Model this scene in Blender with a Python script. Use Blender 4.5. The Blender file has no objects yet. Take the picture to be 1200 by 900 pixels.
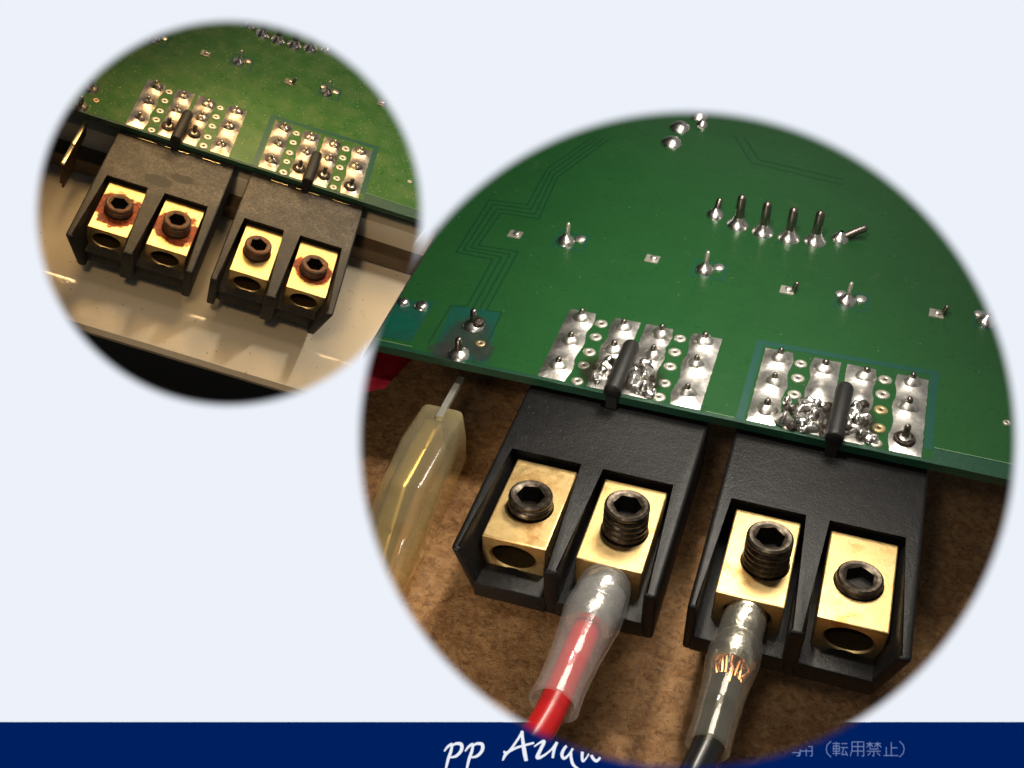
import bpy, bmesh, math, random
from mathutils import Matrix, Vector, noise
from mathutils.geometry import tessellate_polygon

random.seed(7)
S = bpy.context.scene
COL = S.collection

# ------------------------------------------------------------------ camera, world, lamps, exposure
# Everything is in millimetres.  CAM turns (right, down, forward) measured from the lens into the world.
PITCH = math.radians(39.0)
cp, sp = math.cos(PITCH), math.sin(PITCH)
CAM = Matrix(((1, 0, 0, 0), (0, -sp, cp, 0), (0, -cp, -sp, 170.0), (0, 0, 0, 1)))

cam_data = bpy.data.cameras.new('camera')
cam_data.sensor_width = 36.0
cam_data.lens = 45.0
cam_data.dof.use_dof = True
cam_data.dof.focus_distance = 128.0
cam_data.dof.aperture_fstop = 0.12
cam_data.clip_start = 1.0
cam_data.clip_end = 3000.0
cam_ob = bpy.data.objects.new('camera', cam_data)
COL.objects.link(cam_ob)
cam_ob.matrix_world = CAM @ Matrix.Diagonal((1, -1, -1, 1))
S.camera = cam_ob

world = bpy.data.worlds.new('World')
S.world = world
world.use_nodes = True
world.node_tree.nodes['Background'].inputs[0].default_value = (1.0, 0.95, 0.88, 1)
world.node_tree.nodes['Background'].inputs[1].default_value = 0.20

def cam_point(x, y, z):
    return CAM @ Vector((x, y, z))

def spot(name, pos, aim, power, color, radius, cone, blend=0.5):
    l = bpy.data.lights.new(name, 'SPOT')
    l.energy = power
    l.color = color
    l.shadow_soft_size = radius
    l.spot_size = math.radians(cone)
    l.spot_blend = blend
    o = bpy.data.objects.new(name, l)
    COL.objects.link(o)
    p, a = cam_point(*pos), cam_point(*aim)
    o.location = p
    o.rotation_euler = (a - p).to_track_quat('-Z', 'Y').to_euler()
    return o

def softbox(name, pos, aim, power, color, sx, sy):
    l = bpy.data.lights.new(name, 'AREA')
    l.shape = 'RECTANGLE'; l.size = sx; l.size_y = sy
    l.energy = power; l.color = color; l.spread = math.radians(95)
    o = bpy.data.objects.new(name, l)
    COL.objects.link(o)
    p, a = cam_point(*pos), cam_point(*aim)
    o.location = p
    o.rotation_euler = (a - p).to_track_quat('-Z', 'Y').to_euler()
    return o

spot('bench_lamp', (17, -48, 104), (14, 4, 160), 190000, (1.0, 0.90, 0.76), 4.0, 120, 0.3)
softbox('bench_softbox', (38, -58, 122), (14, 14, 134), 15000, (1.0, 0.92, 0.80), 36, 28)
softbox('rear_fill', (34, -80, 138), (14, -28, 192), 25000, (1.0, 0.93, 0.83), 40, 30)  # added fill that brightens the far end of the large board
spot('side_lamp', (-24, 33, 103), (-14, 20, 138), 52000, (1.0, 0.85, 0.66), 4.0, 74, 0.9)
spot('room_lamp', (-9, -13, 8), (13, 4, 100), 92000, (1.0, 0.93, 0.83), 6.0, 38, 0.35)
spot('warm_bench_lamp', (-31, -50, 103), (-24, -6, 120), 46000, (1.0, 0.64, 0.29), 6.0, 70, 0.6)
softbox('warm_softbox', (-12, -58, 112), (-22, -10, 117), 4500, (1.0, 0.68, 0.32), 30, 18)
spot('warm_front_fill', (-18, -24, 10), (-22.5, -13.5, 100), 105000, (1.0, 0.71, 0.38), 6.0, 22, 0.2)  # added frontal fill that evens the light on the small arrangement

S.view_settings.view_transform = 'Standard'
S.view_settings.look = 'None'
S.view_settings.exposure = 0.0
S.view_settings.gamma = 1.0
S.view_settings.use_curve_mapping = False
S.render.engine = 'CYCLES'
S.cycles.use_denoising = True
S.cycles.max_bounces = 14
S.cycles.transparent_max_bounces = 24
S.cycles.transmission_bounces = 10
S.cycles.sample_clamp_indirect = 4.0
S.cycles.caustics_reflective = False
S.cycles.caustics_refractive = False

# the two arrangements: pose of the board's frame (x along the board edge, y towards the viewer, z away) seen from the lens
def pose(R, t, s):
    A = Matrix(((R[0][0], R[0][1], R[0][2], t[0]), (R[1][0], R[1][1], R[1][2], t[1]), (R[2][0], R[2][1], R[2][2], t[2]), (0, 0, 0, 1)))
    Sc = Matrix.Diagonal((s, s, s, 1))
    return CAM @ Sc @ A @ Matrix.Diagonal((1, -1, -1, 1))     # then X right, Y into the board, Z up off the board

BIG = pose([[0.95352, -0.30041, -0.02358], [0.20507, 0.58956, 0.78126], [-0.2208, -0.74978, 0.62377]], [2.884, -0.695, 153.64], 1.0)
SMALL = pose([[0.94478, -0.10383, -0.31082], [0.28422, 0.73176, 0.61947], [0.16312, -0.67361, 0.72086]], [-72.799, -48.539, 240.267], 0.5)
# the plane that parts the two arrangements (through the line where the two windows meet)
_n = Vector((-0.0687, -0.1, 1)).cross(Vector((-0.1087, -0.0333, 1))).normalized()
if _n.dot(Vector((0.137, 0.043, 1))) < 0:
    _n = -_n
CUT_CO = CAM @ Vector((0, 0, 0))
CUT_NO = CAM.to_3x3() @ _n                                      # points to the large arrangement

def srgb(r, g, b):
    f = lambda c: (c / 255 / 12.92) if c <= 10 else ((c / 255 + 0.055) / 1.055) ** 2.4
    return (f(r), f(g), f(b), 1)

# ------------------------------------------------------------------ materials
MATS = {}
class NT:
    def __init__(s, name):
        s.m = bpy.data.materials.new(name)
        s.m.use_nodes = True
        s.t = s.m.node_tree
        s.N, s.L = s.t.nodes, s.t.links
        s.b = s.N['Principled BSDF']
        s.out = s.N['Material Output']
        MATS[name] = s.m
        tc = s.N.new('ShaderNodeTexCoord')
        oi = s.N.new('ShaderNodeObjectInfo')
        mul = s.math('MULTIPLY', oi.outputs['Random'], 173.0)
        va = s.N.new('ShaderNodeVectorMath'); va.operation = 'ADD'
        s.L.new(tc.outputs['Object'], va.inputs[0]); s.L.new(mul, va.inputs[1])
        s.raw = tc.outputs['Object']
        s.vec = va.outputs[0]
    def math(s, op, a, b=0.0, c=None, clamp=False):
        n = s.N.new('ShaderNodeMath'); n.operation = op; n.use_clamp = clamp
        for i, v in enumerate((a, b, c)):
            if v is None: continue
            if isinstance(v, (int, float)): n.inputs[i].default_value = v
            else: s.L.new(v, n.inputs[i])
        return n.outputs[0]
    def noise(s, scale, detail=4, rough=0.55, vec=None, dist=0.0):
        n = s.N.new('ShaderNodeTexNoise')
        n.inputs['Scale'].default_value = scale; n.inputs['Detail'].default_value = detail
        n.inputs['Roughness'].default_value = rough; n.inputs['Distortion'].default_value = dist
        s.L.new(vec or s.vec, n.inputs['Vector'])
        return n.outputs['Fac']
    def voro(s, scale, feature='F1', out='Distance', vec=None):
        n = s.N.new('ShaderNodeTexVoronoi'); n.feature = feature
        n.inputs['Scale'].default_value = scale
        s.L.new(vec or s.vec, n.inputs['Vector'])
        return n.outputs[out]
    def step(s, v, lo, hi):
        n = s.N.new('ShaderNodeMapRange'); n.interpolation_type = 'SMOOTHSTEP'
        n.inputs['From Min'].default_value = lo; n.inputs['From Max'].default_value = hi
        if lo > hi:
            n.inputs['From Min'].default_value = hi; n.inputs['From Max'].default_value = lo
            n.inputs['To Min'].default_value = 1; n.inputs['To Max'].default_value = 0
        s.L.new(v, n.inputs['Value'])
        return n.outputs[0]
    def mix(s, fac, a, b):
        n = s.N.new('ShaderNodeMix'); n.data_type = 'RGBA'
        for sock, v in ((n.inputs[0], fac), (n.inputs[6], a), (n.inputs[7], b)):
            if isinstance(v, (int, float)): sock.default_value = v
            elif isinstance(v, tuple): sock.default_value = v if len(v) == 4 else (*v, 1)
            else: s.L.new(v, sock)
        return n.outputs[2]
    def fmix(s, fac, a, b):
        return s.math('ADD', s.math('MULTIPLY', fac, b - a), a)
    def set(s, key, v):
        i = s.b.inputs[key]
        if isinstance(v, (int, float)): i.default_value = v
        elif isinstance(v, tuple): i.default_value = v if len(v) == 4 else (*v, 1)
        else: s.L.new(v, i)
    def bump(s, h, strength=0.3, dist=0.1):
        n = s.N.new('ShaderNodeBump'); n.inputs['Strength'].default_value = strength; n.inputs['Distance'].default_value = dist
        s.L.new(h, n.inputs['Height']); s.L.new(n.outputs[0], s.b.inputs['Normal'])
    def xyz(s):
        n = s.N.new('ShaderNodeSeparateXYZ'); s.L.new(s.raw, n.inputs[0]); return n.outputs
    def near(s, x, y, rx, ry):
        o = s.xyz()
        a = s.math('POWER', s.math('DIVIDE', s.math('SUBTRACT', o[0], x), rx), 2)
        b = s.math('POWER', s.math('DIVIDE', s.math('SUBTRACT', o[1], y), ry), 2)
        return s.math('SQRT', s.math('ADD', a, b))

def make_materials():
    # solder mask, clean and dusty
    for name, a, b, dust in (('solder_mask', (0.0135, 0.074, 0.020), (0.019, 0.093, 0.026), 0), ('dusty_solder_mask', (0.030, 0.110, 0.020), (0.044, 0.140, 0.026), 1)):
        t = NT(name)
        c = t.mix(t.noise(0.16, 3), a, b)
        c = t.mix(t.step(t.noise(1.6, 5), 0.55, 0.75), c, tuple(v * 0.86 for v in a))
        rg = t.fmix(t.noise(0.5, 4), 0.22, 0.36)
        if dust:
            sp1 = t.step(t.voro(1.1), 0.15, 0.08)
            sp2 = t.step(t.voro(2.1), 0.17, 0.08)
            film = t.step(t.noise(0.28, 4), 0.35, 0.75)
            m = t.math('MULTIPLY', t.math('MAXIMUM', t.math('MULTIPLY', sp1, 0.75), t.math('MULTIPLY', sp2, 0.5)), t.fmix(t.noise(0.22, 2), 0.1, 1.1), clamp=True)
            m = t.math('ADD', m, t.math('MULTIPLY', film, 0.07), clamp=True)
            c = t.mix(m, c, (0.62, 0.58, 0.30))
            rg = t.math('ADD', rg, t.math('MULTIPLY', m, 0.3), clamp=True)
        else:
            sp1 = t.step(t.voro(0.55), 0.05, 0.03)
            sw = t.step(t.noise(0.35, 6, 0.65, dist=1.5), 0.60, 0.75)
            c = t.mix(t.math('MULTIPLY', sp1, 0.55), c, (0.33, 0.36, 0.27))
            c = t.mix(t.math('MULTIPLY', sw, 0.17), c, (0.10, 0.16, 0.08))
        t.set('Base Color', c); t.set('Roughness', rg); t.set('Specular IOR Level', 0.32)
        t.bump(t.noise(2.5, 3), 0.05, 0.1)
    t = NT('bare_laminate')       # teal gaps where there is no copper under the mask
    t.set('Base Color', t.mix(t.noise(1.2, 4), (0.004, 0.060, 0.042), (0.009, 0.085, 0.060))); t.set('Roughness', 0.38)
    t = NT('trace_gap')
    t.set('Base Color', t.mix(t.noise(1.2, 4), (0.005, 0.046, 0.018), (0.008, 0.056, 0.022))); t.set('Roughness', 0.36)
    t = NT('pale_edge'); t.set('Base Color', t.mix(t.noise(1.5, 5), (0.05, 0.20, 0.09), (0.19, 0.27, 0.16))); t.set('Roughness', 0.4)
    t = NT('board_core')
    t.set('Base Color', t.mix(t.noise(2.0, 5), (0.004, 0.042, 0.022), (0.012, 0.075, 0.038))); t.set('Roughness', 0.42); t.bump(t.noise(3, 4), 0.3, 0.2)
    # tinned metal
    for name, a, b, r0, r1 in (('tin', (0.80, 0.78, 0.74), (0.56, 0.54, 0.50), 0.30, 0.50), ('dull_tin', (0.60, 0.53, 0.45), (0.40, 0.34, 0.28), 0.24, 0.44), ('bright_solder', (0.84, 0.83, 0.80), (0.64, 0.62, 0.58), 0.20, 0.36)):
        t = NT(name); n = t.noise(1.1, 5, 0.6)
        t.set('Base Color', t.mix(t.step(n, 0.35, 0.7), a, b)); t.set('Metallic', 1.0); t.set('Roughness', t.fmix(t.noise(2.3, 4), r0, r1))
        t.bump(t.noise(1.8, 3), 0.10, 0.25)
    t = NT('fresh_solder'); n = t.noise(1.4, 5, 0.6); soot = t.step(t.noise(0.55, 5, 0.6), 0.50, 0.66)
    t.set('Base Color', t.mix(soot, t.mix(n, (0.85, 0.84, 0.82), (0.62, 0.60, 0.57)), (0.028, 0.022, 0.016)))
    t.set('Metallic', t.fmix(soot, 1.0, 0.0)); t.set('Roughness', t.fmix(t.noise(1.2, 3), 0.20, 0.42)); t.bump(t.noise(1.6, 3), 0.10, 0.3)
    t = NT('pin_metal'); t.set('Base Color', t.mix(t.noise(1.5, 3), (0.34, 0.31, 0.28), (0.15, 0.13, 0.11))); t.set('Metallic', 1.0); t.set('Roughness', 0.33)
    t = NT('via_ring'); t.set('Base Color', t.mix(t.noise(1.4, 3), (0.70, 0.68, 0.60), (0.50, 0.47, 0.40))); t.set('Metallic', 0.75); t.set('Roughness', 0.42)
    t = NT('aged_via_ring'); t.set('Base Color', t.mix(t.noise(1.4, 3), (0.70, 0.52, 0.25), (0.50, 0.40, 0.24))); t.set('Metallic', 0.75); t.set('Roughness', 0.42)
    t = NT('hole_dark'); t.set('Base Color', (0.012, 0.009, 0.006)); t.set('Roughness', 0.7)
    t = NT('burnt_flux'); t.set('Base Color', t.mix(t.noise(1.6, 5), (0.006, 0.005, 0.004), (0.05, 0.033, 0.02))); t.set('Roughness', t.fmix(t.noise(2.0, 3), 0.12, 0.5)); t.bump(t.noise(2.5, 5), 0.5, 0.4)
    for name, c0, dens in (('amber_flux', (0.45, 0.24, 0.07), 0.55), ('brown_flux', (0.035, 0.024, 0.014), 0.62), ('grey_residue', (0.07, 0.073, 0.064), 0.72), ('green_flux', (0.01, 0.22, 0.14), 0.4)):
        t = NT(name)
        o = t.near(0, 0, 1, 1)
        nz = t.math('MULTIPLY', t.math('SUBTRACT', t.noise(0.9, 5), 0.5), 1.1)
        fac = t.step(t.math('ADD', o, nz), 1.02, 0.5)
        tr = t.N.new('ShaderNodeBsdfTransparent'); ms = t.N.new('ShaderNodeMixShader')
        t.L.new(t.math('MULTIPLY', fac, t.fmix(t.noise(0.7, 4), dens * 0.55, dens)), ms.inputs[0])
        t.L.new(tr.outputs[0], ms.inputs[1]); t.L.new(t.b.outputs[0], ms.inputs[2]); t.L.new(ms.outputs[0], t.out.inputs[0])
        t.set('Base Color', t.mix(t.noise(1.7, 4), c0, tuple(v * 0.5 for v in c0))); t.set('Roughness', 0.22); t.bump(t.noise(1.8, 5), 0.45, 0.4)
    # black moulded plastic
    t = NT('black_plastic')
    c = t.mix(t.noise(0.6, 5), (0.0055, 0.0055, 0.006), (0.0105, 0.0102, 0.010))
    c = t.mix(t.math('MULTIPLY', t.step(t.noise(2.6, 4, 0.7), 0.57, 0.70), 0.35), c, (0.035, 0.034, 0.033))
    c = t.mix(t.math('MULTIPLY', t.step(t.voro(1.1), 0.10, 0.05), 0.45), c, (0.17, 0.165, 0.16))
    t.set('Specular IOR Level', 0.32)
    t.set('Base Color', c); t.set('Roughness', t.fmix(t.noise(0.9, 4), 0.34, 0.52)); t.bump(t.math('ADD', t.noise(3.2, 5, 0.7), t.math('MULTIPLY', t.noise(0.8, 3), 1.2)), 0.22, 0.2)
    t = NT('dusty_black_plastic')
    geo = t.N.new('ShaderNodeNewGeometry'); oi = t.N.new('ShaderNodeSeparateXYZ')
    tcn = t.N.new('ShaderNodeTexCoord'); t.L.new(tcn.outputs['Normal'], oi.inputs[0])
    up = t.step(oi.outputs[2], 0.5, 0.95)
    patchy = t.fmix(t.step(t.noise(0.35, 6, 0.7), 0.36, 0.66), 0.45, 1.0)
    fine = t.fmix(t.step(t.noise(2.4, 5, 0.75), 0.35, 0.65), 0.25, 1.15)
    yy = t.xyz()[1]
    back = t.fmix(t.step(yy, -15.5, -10.0), 0.28, 0.95)
    wet = t.math('MULTIPLY', t.step(t.math('ADD', t.near(9.6, -9.8, 2.9, 1.6), t.math('MULTIPLY', t.noise(0.9, 2), 0.5)), 1.08, 1.22), t.step(t.math('ADD', t.near(13.4, -7.4, 2.5, 1.25), t.math('MULTIPLY', t.noise(0.9, 2), 0.5)), 1.08, 1.22))
    d = t.math('MULTIPLY', t.math('MULTIPLY', up, patchy), t.math('MULTIPLY', fine, back))
    d = t.math('MULTIPLY', d, t.fmix(wet, 0.12, 1.0))
    d2 = t.math('MULTIPLY', t.step(t.noise(1.6, 6, 0.7), 0.52, 0.72), 0.25)
    c = t.mix(t.math('MAXIMUM', d, d2), (0.0085, 0.008, 0.0075), (0.135, 0.118, 0.098))
    t.set('Base Color', c); t.set('Roughness', t.fmix(t.noise(0.9, 4), 0.42, 0.62)); t.bump(t.math('ADD', t.noise(3.0, 5, 0.7), t.noise(0.9, 3)), 0.25, 0.2)
    t = NT('peg_plastic'); t.set('Base Color', t.mix(t.noise(2.0, 4), (0.007, 0.007, 0.007), (0.016, 0.015, 0.014))); t.set('Roughness', 0.5); t.bump(t.noise(4, 4), 0.4, 0.15)
    # brass
    t = NT('brass')
    sp = t.step(t.noise(2.3, 6, 0.75), 0.54, 0.68)
    c = t.mix(t.noise(0.45, 4), (0.72, 0.48, 0.17), (0.82, 0.62, 0.32))
    c = t.mix(t.math('MULTIPLY', sp, t.fmix(t.noise(0.35, 3), -0.2, 1.2), clamp=True), c, (0.42, 0.25, 0.08))
    c = t.mix(t.math('MULTIPLY', t.step(t.noise(0.33, 5, 0.6), 0.52, 0.68), 0.7), c, (0.50, 0.24, 0.06))
    c = t.mix(t.math('MULTIPLY', t.step(t.voro(1.0), 0.09, 0.05), 0.7), c, (0.20, 0.10, 0.03))
    t.set('Base Color', c); t.set('Metallic', 1.0); t.set('Roughness', t.fmix(t.noise(1.3, 5), 0.30, 0.56)); t.bump(t.math('ADD', t.noise(3.2, 5), t.math('MULTIPLY', t.noise(0.5, 2), 0.8)), 0.10, 0.15)
    for nm, ex in (('aged_brass', 0), ('rust_stained_brass', 1.0), ('rust_touched_brass', 0.6)):
        t = NT(nm)
        sp = t.step(t.noise(3.4, 5, 0.7), 0.56, 0.7)
        c = t.mix(t.noise(0.55, 4), (0.70, 0.49, 0.20), (0.80, 0.62, 0.31))
        c = t.mix(t.math('MULTIPLY', sp, 0.5), c, (0.36, 0.18, 0.04))
        rr = t.near(0, 0, 1, 1); z = t.xyz()[2]
        if ex:
            wob = t.math('MULTIPLY', t.math('SUBTRACT', t.noise(0.38, 5, 0.62), 0.5), 6.5 * ex)
            ru = t.math('MULTIPLY', t.step(t.math('ADD', rr, wob), 2.5 + 2.2 * ex, 2.4 + 1.5 * ex), t.step(z, -0.4, -0.1))
            c = t.mix(t.math('MULTIPLY', t.math('MULTIPLY', t.step(t.math('ADD', rr, wob), 5.6, 3.6), t.step(t.noise(1.2, 5), 0.3, 0.7)), 0.6 * ex), c, (0.30, 0.13, 0.03))
            c = t.mix(t.math('MULTIPLY', ru, 0.92), c, t.mix(t.step(t.noise(1.3, 5, 0.65), 0.4, 0.62), (0.42, 0.042, 0.008), (0.10, 0.014, 0.005)))
            t.set('Metallic', t.fmix(ru, 1.0, 0.0)); t.set('Specular IOR Level', t.fmix(ru, 0.5, 0.12)); t.set('Roughness', t.fmix(ru, 0.40, 0.33))
        else:
            t.set('Metallic', 1.0); t.set('Roughness', t.fmix(t.noise(1.6, 5), 0.32, 0.5))
            c = t.mix(t.math('MULTIPLY', t.step(rr, 3.4, 2.4), 0.35), c, (0.42, 0.16, 0.04))
        t.set('Base Color', c); t.bump(t.noise(4.5, 4), 0.15, 0.12)
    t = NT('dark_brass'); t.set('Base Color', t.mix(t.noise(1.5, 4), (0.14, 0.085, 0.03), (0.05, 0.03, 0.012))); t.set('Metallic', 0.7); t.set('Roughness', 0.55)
    t = NT('bright_brass'); t.set('Base Color', t.mix(t.noise(1.2, 4), (0.85, 0.70, 0.40), (0.72, 0.55, 0.28))); t.set('Metallic', 1.0); t.set('Roughness', 0.3)
    # screws
    t = NT('oxide_steel'); t.set('Base Color', t.mix(t.step(t.noise(1.6, 5), 0.4, 0.7), (0.075, 0.062, 0.048), (0.17, 0.135, 0.098))); t.set('Metallic', 0.85); t.set('Roughness', t.fmix(t.noise(2.1, 3), 0.28, 0.48)); t.bump(t.noise(3, 4), 0.15, 0.12)
    t = NT('rusty_steel'); t.set('Base Color', t.mix(t.step(t.noise(1.3, 5), 0.38, 0.62), (0.11, 0.082, 0.06), (0.21, 0.095, 0.045))); t.set('Metallic', 0.55); t.set('Roughness', t.fmix(t.noise(2.1, 3), 0.32, 0.65)); t.bump(t.noise(2.5, 5), 0.5, 0.22)
    t = NT('socket_dark'); t.set('Base Color', (0.02, 0.018, 0.015)); t.set('Metallic', 0.6); t.set('Roughness', 0.45)
    # soft plastics and cables
    for name, tint, milk, rg in (('clear_sleeve', (0.99, 0.99, 0.985), 0.12, 0.10), ('yellowed_sleeve', (0.99, 0.97, 0.90), 0.045, 0.08), ('amber_sleeve', (0.99, 0.88, 0.55), 0.24, 0.05)):
        t = NT(name)
        tr = t.N.new('ShaderNodeBsdfTransparent'); tr.inputs[0].default_value = (*tint, 1)
        gl = t.N.new('ShaderNodeBsdfGlossy'); gl.inputs['Roughness'].default_value = rg; gl.inputs[0].default_value = (1, 1, 1, 1)
        df = t.N.new('ShaderNodeBsdfDiffuse'); df.inputs[0].default_value = (0.98 * tint[0], 0.98 * tint[1], 0.98 * tint[2], 1)
        tl = t.N.new('ShaderNodeBsdfTranslucent'); tl.inputs[0].default_value = (0.98 * tint[0], 0.98 * tint[1], 0.98 * tint[2], 1)
        lw = t.N.new('ShaderNodeLayerWeight'); lw.inputs[0].default_value = 0.35
        m0 = t.N.new('ShaderNodeMixShader'); t.L.new(df.outputs[0], m0.inputs[1]); t.L.new(tl.outputs[0], m0.inputs[2]); m0.inputs[0].default_value = 0.45
        m1 = t.N.new('ShaderNodeMixShader'); t.L.new(tr.outputs[0], m1.inputs[1]); t.L.new(m0.outputs[0], m1.inputs[2])
        t.L.new(t.math('ADD', t.math('MULTIPLY', lw.outputs['Facing'], 0.16), t.fmix(t.noise(0.5, 3), milk * 0.55, milk * 1.2), clamp=True), m1.inputs[0])
        fr = t.N.new('ShaderNodeFresnel'); fr.inputs[0].default_value = 1.5
        m2 = t.N.new('ShaderNodeMixShader'); gb = t.N.new('ShaderNodeNewGeometry'); t.L.new(t.math('MULTIPLY', fr.outputs[0], t.math('SUBTRACT', 1.0, gb.outputs['Backfacing'])), m2.inputs[0]); t.L.new(m1.outputs[0], m2.inputs[1]); t.L.new(gl.outputs[0], m2.inputs[2])
        bp = t.N.new('ShaderNodeBump'); bp.inputs['Strength'].default_value = 0.12; bp.inputs['Distance'].default_value = 0.2
        t.L.new(t.noise(0.8, 3), bp.inputs['Height'])
        for n in (gl, fr): t.L.new(bp.outputs[0], n.inputs['Normal'])
        t.N.remove(t.b); t.L.new(m2.outputs[0], t.out.inputs[0])
    t = NT('red_pvc'); t.set('Base Color', t.mix(t.noise(0.5, 3), (0.62, 0.012, 0.018), (0.70, 0.022, 0.022))); t.set('Roughness', 0.3); t.bump(t.noise(2, 2), 0.05, 0.1)
    t = NT('black_pvc'); t.set('Base Color', t.mix(t.noise(0.5, 3), (0.012, 0.012, 0.013), (0.022, 0.022, 0.022))); t.set('Roughness', 0.28); t.bump(t.noise(2, 2), 0.05, 0.1)
    t = NT('crimped_tin'); t.set('Base Color', t.mix(t.noise(0.9, 3), (0.82, 0.80, 0.75), (0.60, 0.57, 0.50))); t.set('Metallic', 1.0); t.set('Roughness', t.fmix(t.noise(1.2, 3), 0.2, 0.38)); t.bump(t.noise(0.8, 2), 0.35, 0.4)
    t = NT('copper'); t.set('Base Color', t.mix(t.noise(2.5, 3), (0.90, 0.42, 0.22), (0.70, 0.27, 0.12))); t.set('Metallic', 1.0); t.set('Roughness', 0.32)
    t = NT('red_tape'); t.set('Base Color', t.mix(t.noise(0.6, 4), (0.30, 0.012, 0.028), (0.42, 0.02, 0.04))); t.set('Roughness', 0.35); t.bump(t.noise(0.6, 3), 0.4, 0.5)
    # cork sheet
    t = NT('cork')
    v1 = t.voro(0.85, out='Color'); sv = t.N.new('ShaderNodeSeparateColor'); t.L.new(v1, sv.inputs[0])
    v2 = t.voro(1.9, out='Color'); sw = t.N.new('ShaderNodeSeparateColor'); t.L.new(v2, sw.inputs[0])
    c = t.mix(t.step(t.noise(0.5, 6, 0.65, dist=0.8), 0.3, 0.7), (0.31, 0.138, 0.046), (0.62, 0.345, 0.145))
    c = t.mix(t.math('MULTIPLY', sv.outputs[0], 0.16), c, (0.52, 0.33, 0.18))
    c = t.mix(t.math('MULTIPLY', t.step(sw.outputs[1], 0.78, 0.88), 0.35), c, (0.12, 0.052, 0.02))
    c = t.mix(t.math('MULTIPLY', t.step(sw.outputs[0], 0.84, 0.90), 0.25), c, (0.62, 0.43, 0.26))
    c = t.mix(t.math('MULTIPLY', t.step(t.noise(1.5, 6, 0.7, dist=0.6), 0.54, 0.66), 0.6), c, (0.13, 0.058, 0.024))
    c = t.mix(t.math('MULTIPLY', t.step(t.noise(2.6, 4, 0.7), 0.57, 0.66), 0.55), c, (0.66, 0.45, 0.27))
    c = t.mix(t.math('MULTIPLY', t.step(t.noise(2.2, 5, 0.7, dist=0.5), 0.60, 0.67), 0.7), c, (0.07, 0.03, 0.014))
    t.set('Base Color', c); t.set('Roughness', 0.58); t.set('Specular IOR Level', 0.35)
    t.bump(t.math('ADD', t.noise(1.3, 6, 0.7), t.math('MULTIPLY', sw.outputs[2], 0.35)), 0.6, 0.5)
    t = NT('black_metal'); t.set('Base Color', t.mix(t.noise(0.4, 4), (0.010, 0.010, 0.010), (0.02, 0.019, 0.018))); t.set('Roughness', 0.5)
    t = NT('cream_enamel')
    c = t.mix(t.noise(0.09, 4), (0.72, 0.62, 0.47), (0.80, 0.72, 0.58))
    c = t.mix(t.math('MULTIPLY', t.step(t.noise(0.34, 6, 0.7), 0.58, 0.76), 0.38), c, (0.30, 0.19, 0.09))
    c = t.mix(t.math('MULTIPLY', t.step(t.voro(0.42), 0.10, 0.04), 0.6), c, (0.20, 0.13, 0.07))
    t.set('Base Color', c); t.set('Roughness', t.fmix(t.noise(0.5, 4), 0.09, 0.20)); t.set('Coat Weight', 0.6); t.set('Coat Roughness', 0.08); t.bump(t.noise(0.5, 4), 0.12, 0.3)
    t = NT('shadow_brown'); t.set('Base Color', t.mix(t.noise(0.4, 5), (0.085, 0.055, 0.03), (0.16, 0.11, 0.065))); t.set('Roughness', 0.6)  # brown that paints the board's shade over the rail
    # the panel: even emission added to hold its colours, no lamp behind it
    for name, c0 in (('glowing_pale', srgb(236, 241, 250)), ('glowing_navy', srgb(0, 31, 94)), ('glowing_white_ink', srgb(236, 240, 250)), ('glowing_faint_ink', srgb(112, 130, 178))):
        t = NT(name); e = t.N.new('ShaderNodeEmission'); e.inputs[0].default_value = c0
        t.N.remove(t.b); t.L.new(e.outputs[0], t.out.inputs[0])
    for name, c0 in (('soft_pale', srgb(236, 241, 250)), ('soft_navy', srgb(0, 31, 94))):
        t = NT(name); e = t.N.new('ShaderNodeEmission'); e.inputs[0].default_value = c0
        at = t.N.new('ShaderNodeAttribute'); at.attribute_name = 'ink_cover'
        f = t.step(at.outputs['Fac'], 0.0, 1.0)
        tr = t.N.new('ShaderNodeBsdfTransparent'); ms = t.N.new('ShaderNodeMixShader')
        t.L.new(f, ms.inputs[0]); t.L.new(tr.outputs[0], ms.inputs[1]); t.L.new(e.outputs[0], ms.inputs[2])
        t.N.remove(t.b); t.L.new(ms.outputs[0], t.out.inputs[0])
    t = NT('panel_back'); t.set('Base Color', (0.02, 0.02, 0.022)); t.set('Roughness', 0.8)
make_materials()

# ------------------------------------------------------------------ mesh helpers
def link(name, me, parent=None, loc=(0, 0, 0), label=None):
    o = bpy.data.objects.new(name, me)
    COL.objects.link(o)
    if parent is not None:
        o.parent = parent
    o.location = loc
    if label: o['label'] = label
    return o

def to_mesh(name, bm, mats, smooth=True, angle=40):
    me = bpy.data.meshes.new(name)
    bmesh.ops.recalc_face_normals(bm, faces=bm.faces[:])
    bm.to_mesh(me); bm.free()
    for m in (mats if isinstance(mats, (list, tuple)) else [mats]):
        me.materials.append(MATS[m])
    if smooth:
        me.polygons.foreach_set('use_smooth', [True] * len(me.polygons))
        me.set_sharp_from_angle(angle=math.radians(angle))
    return me

def thing(name, label, cat, A, base=(0, 0, 0), group=None, kind=None):
    o = bpy.data.objects.new(name, None)
    COL.objects.link(o)
    o.empty_display_size = 2
    o.matrix_world = A @ Matrix.Translation(base)
    o['label'] = label; o['category'] = cat
    if group: o['group'] = group
    if kind: o['kind'] = kind
    return o

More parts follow.
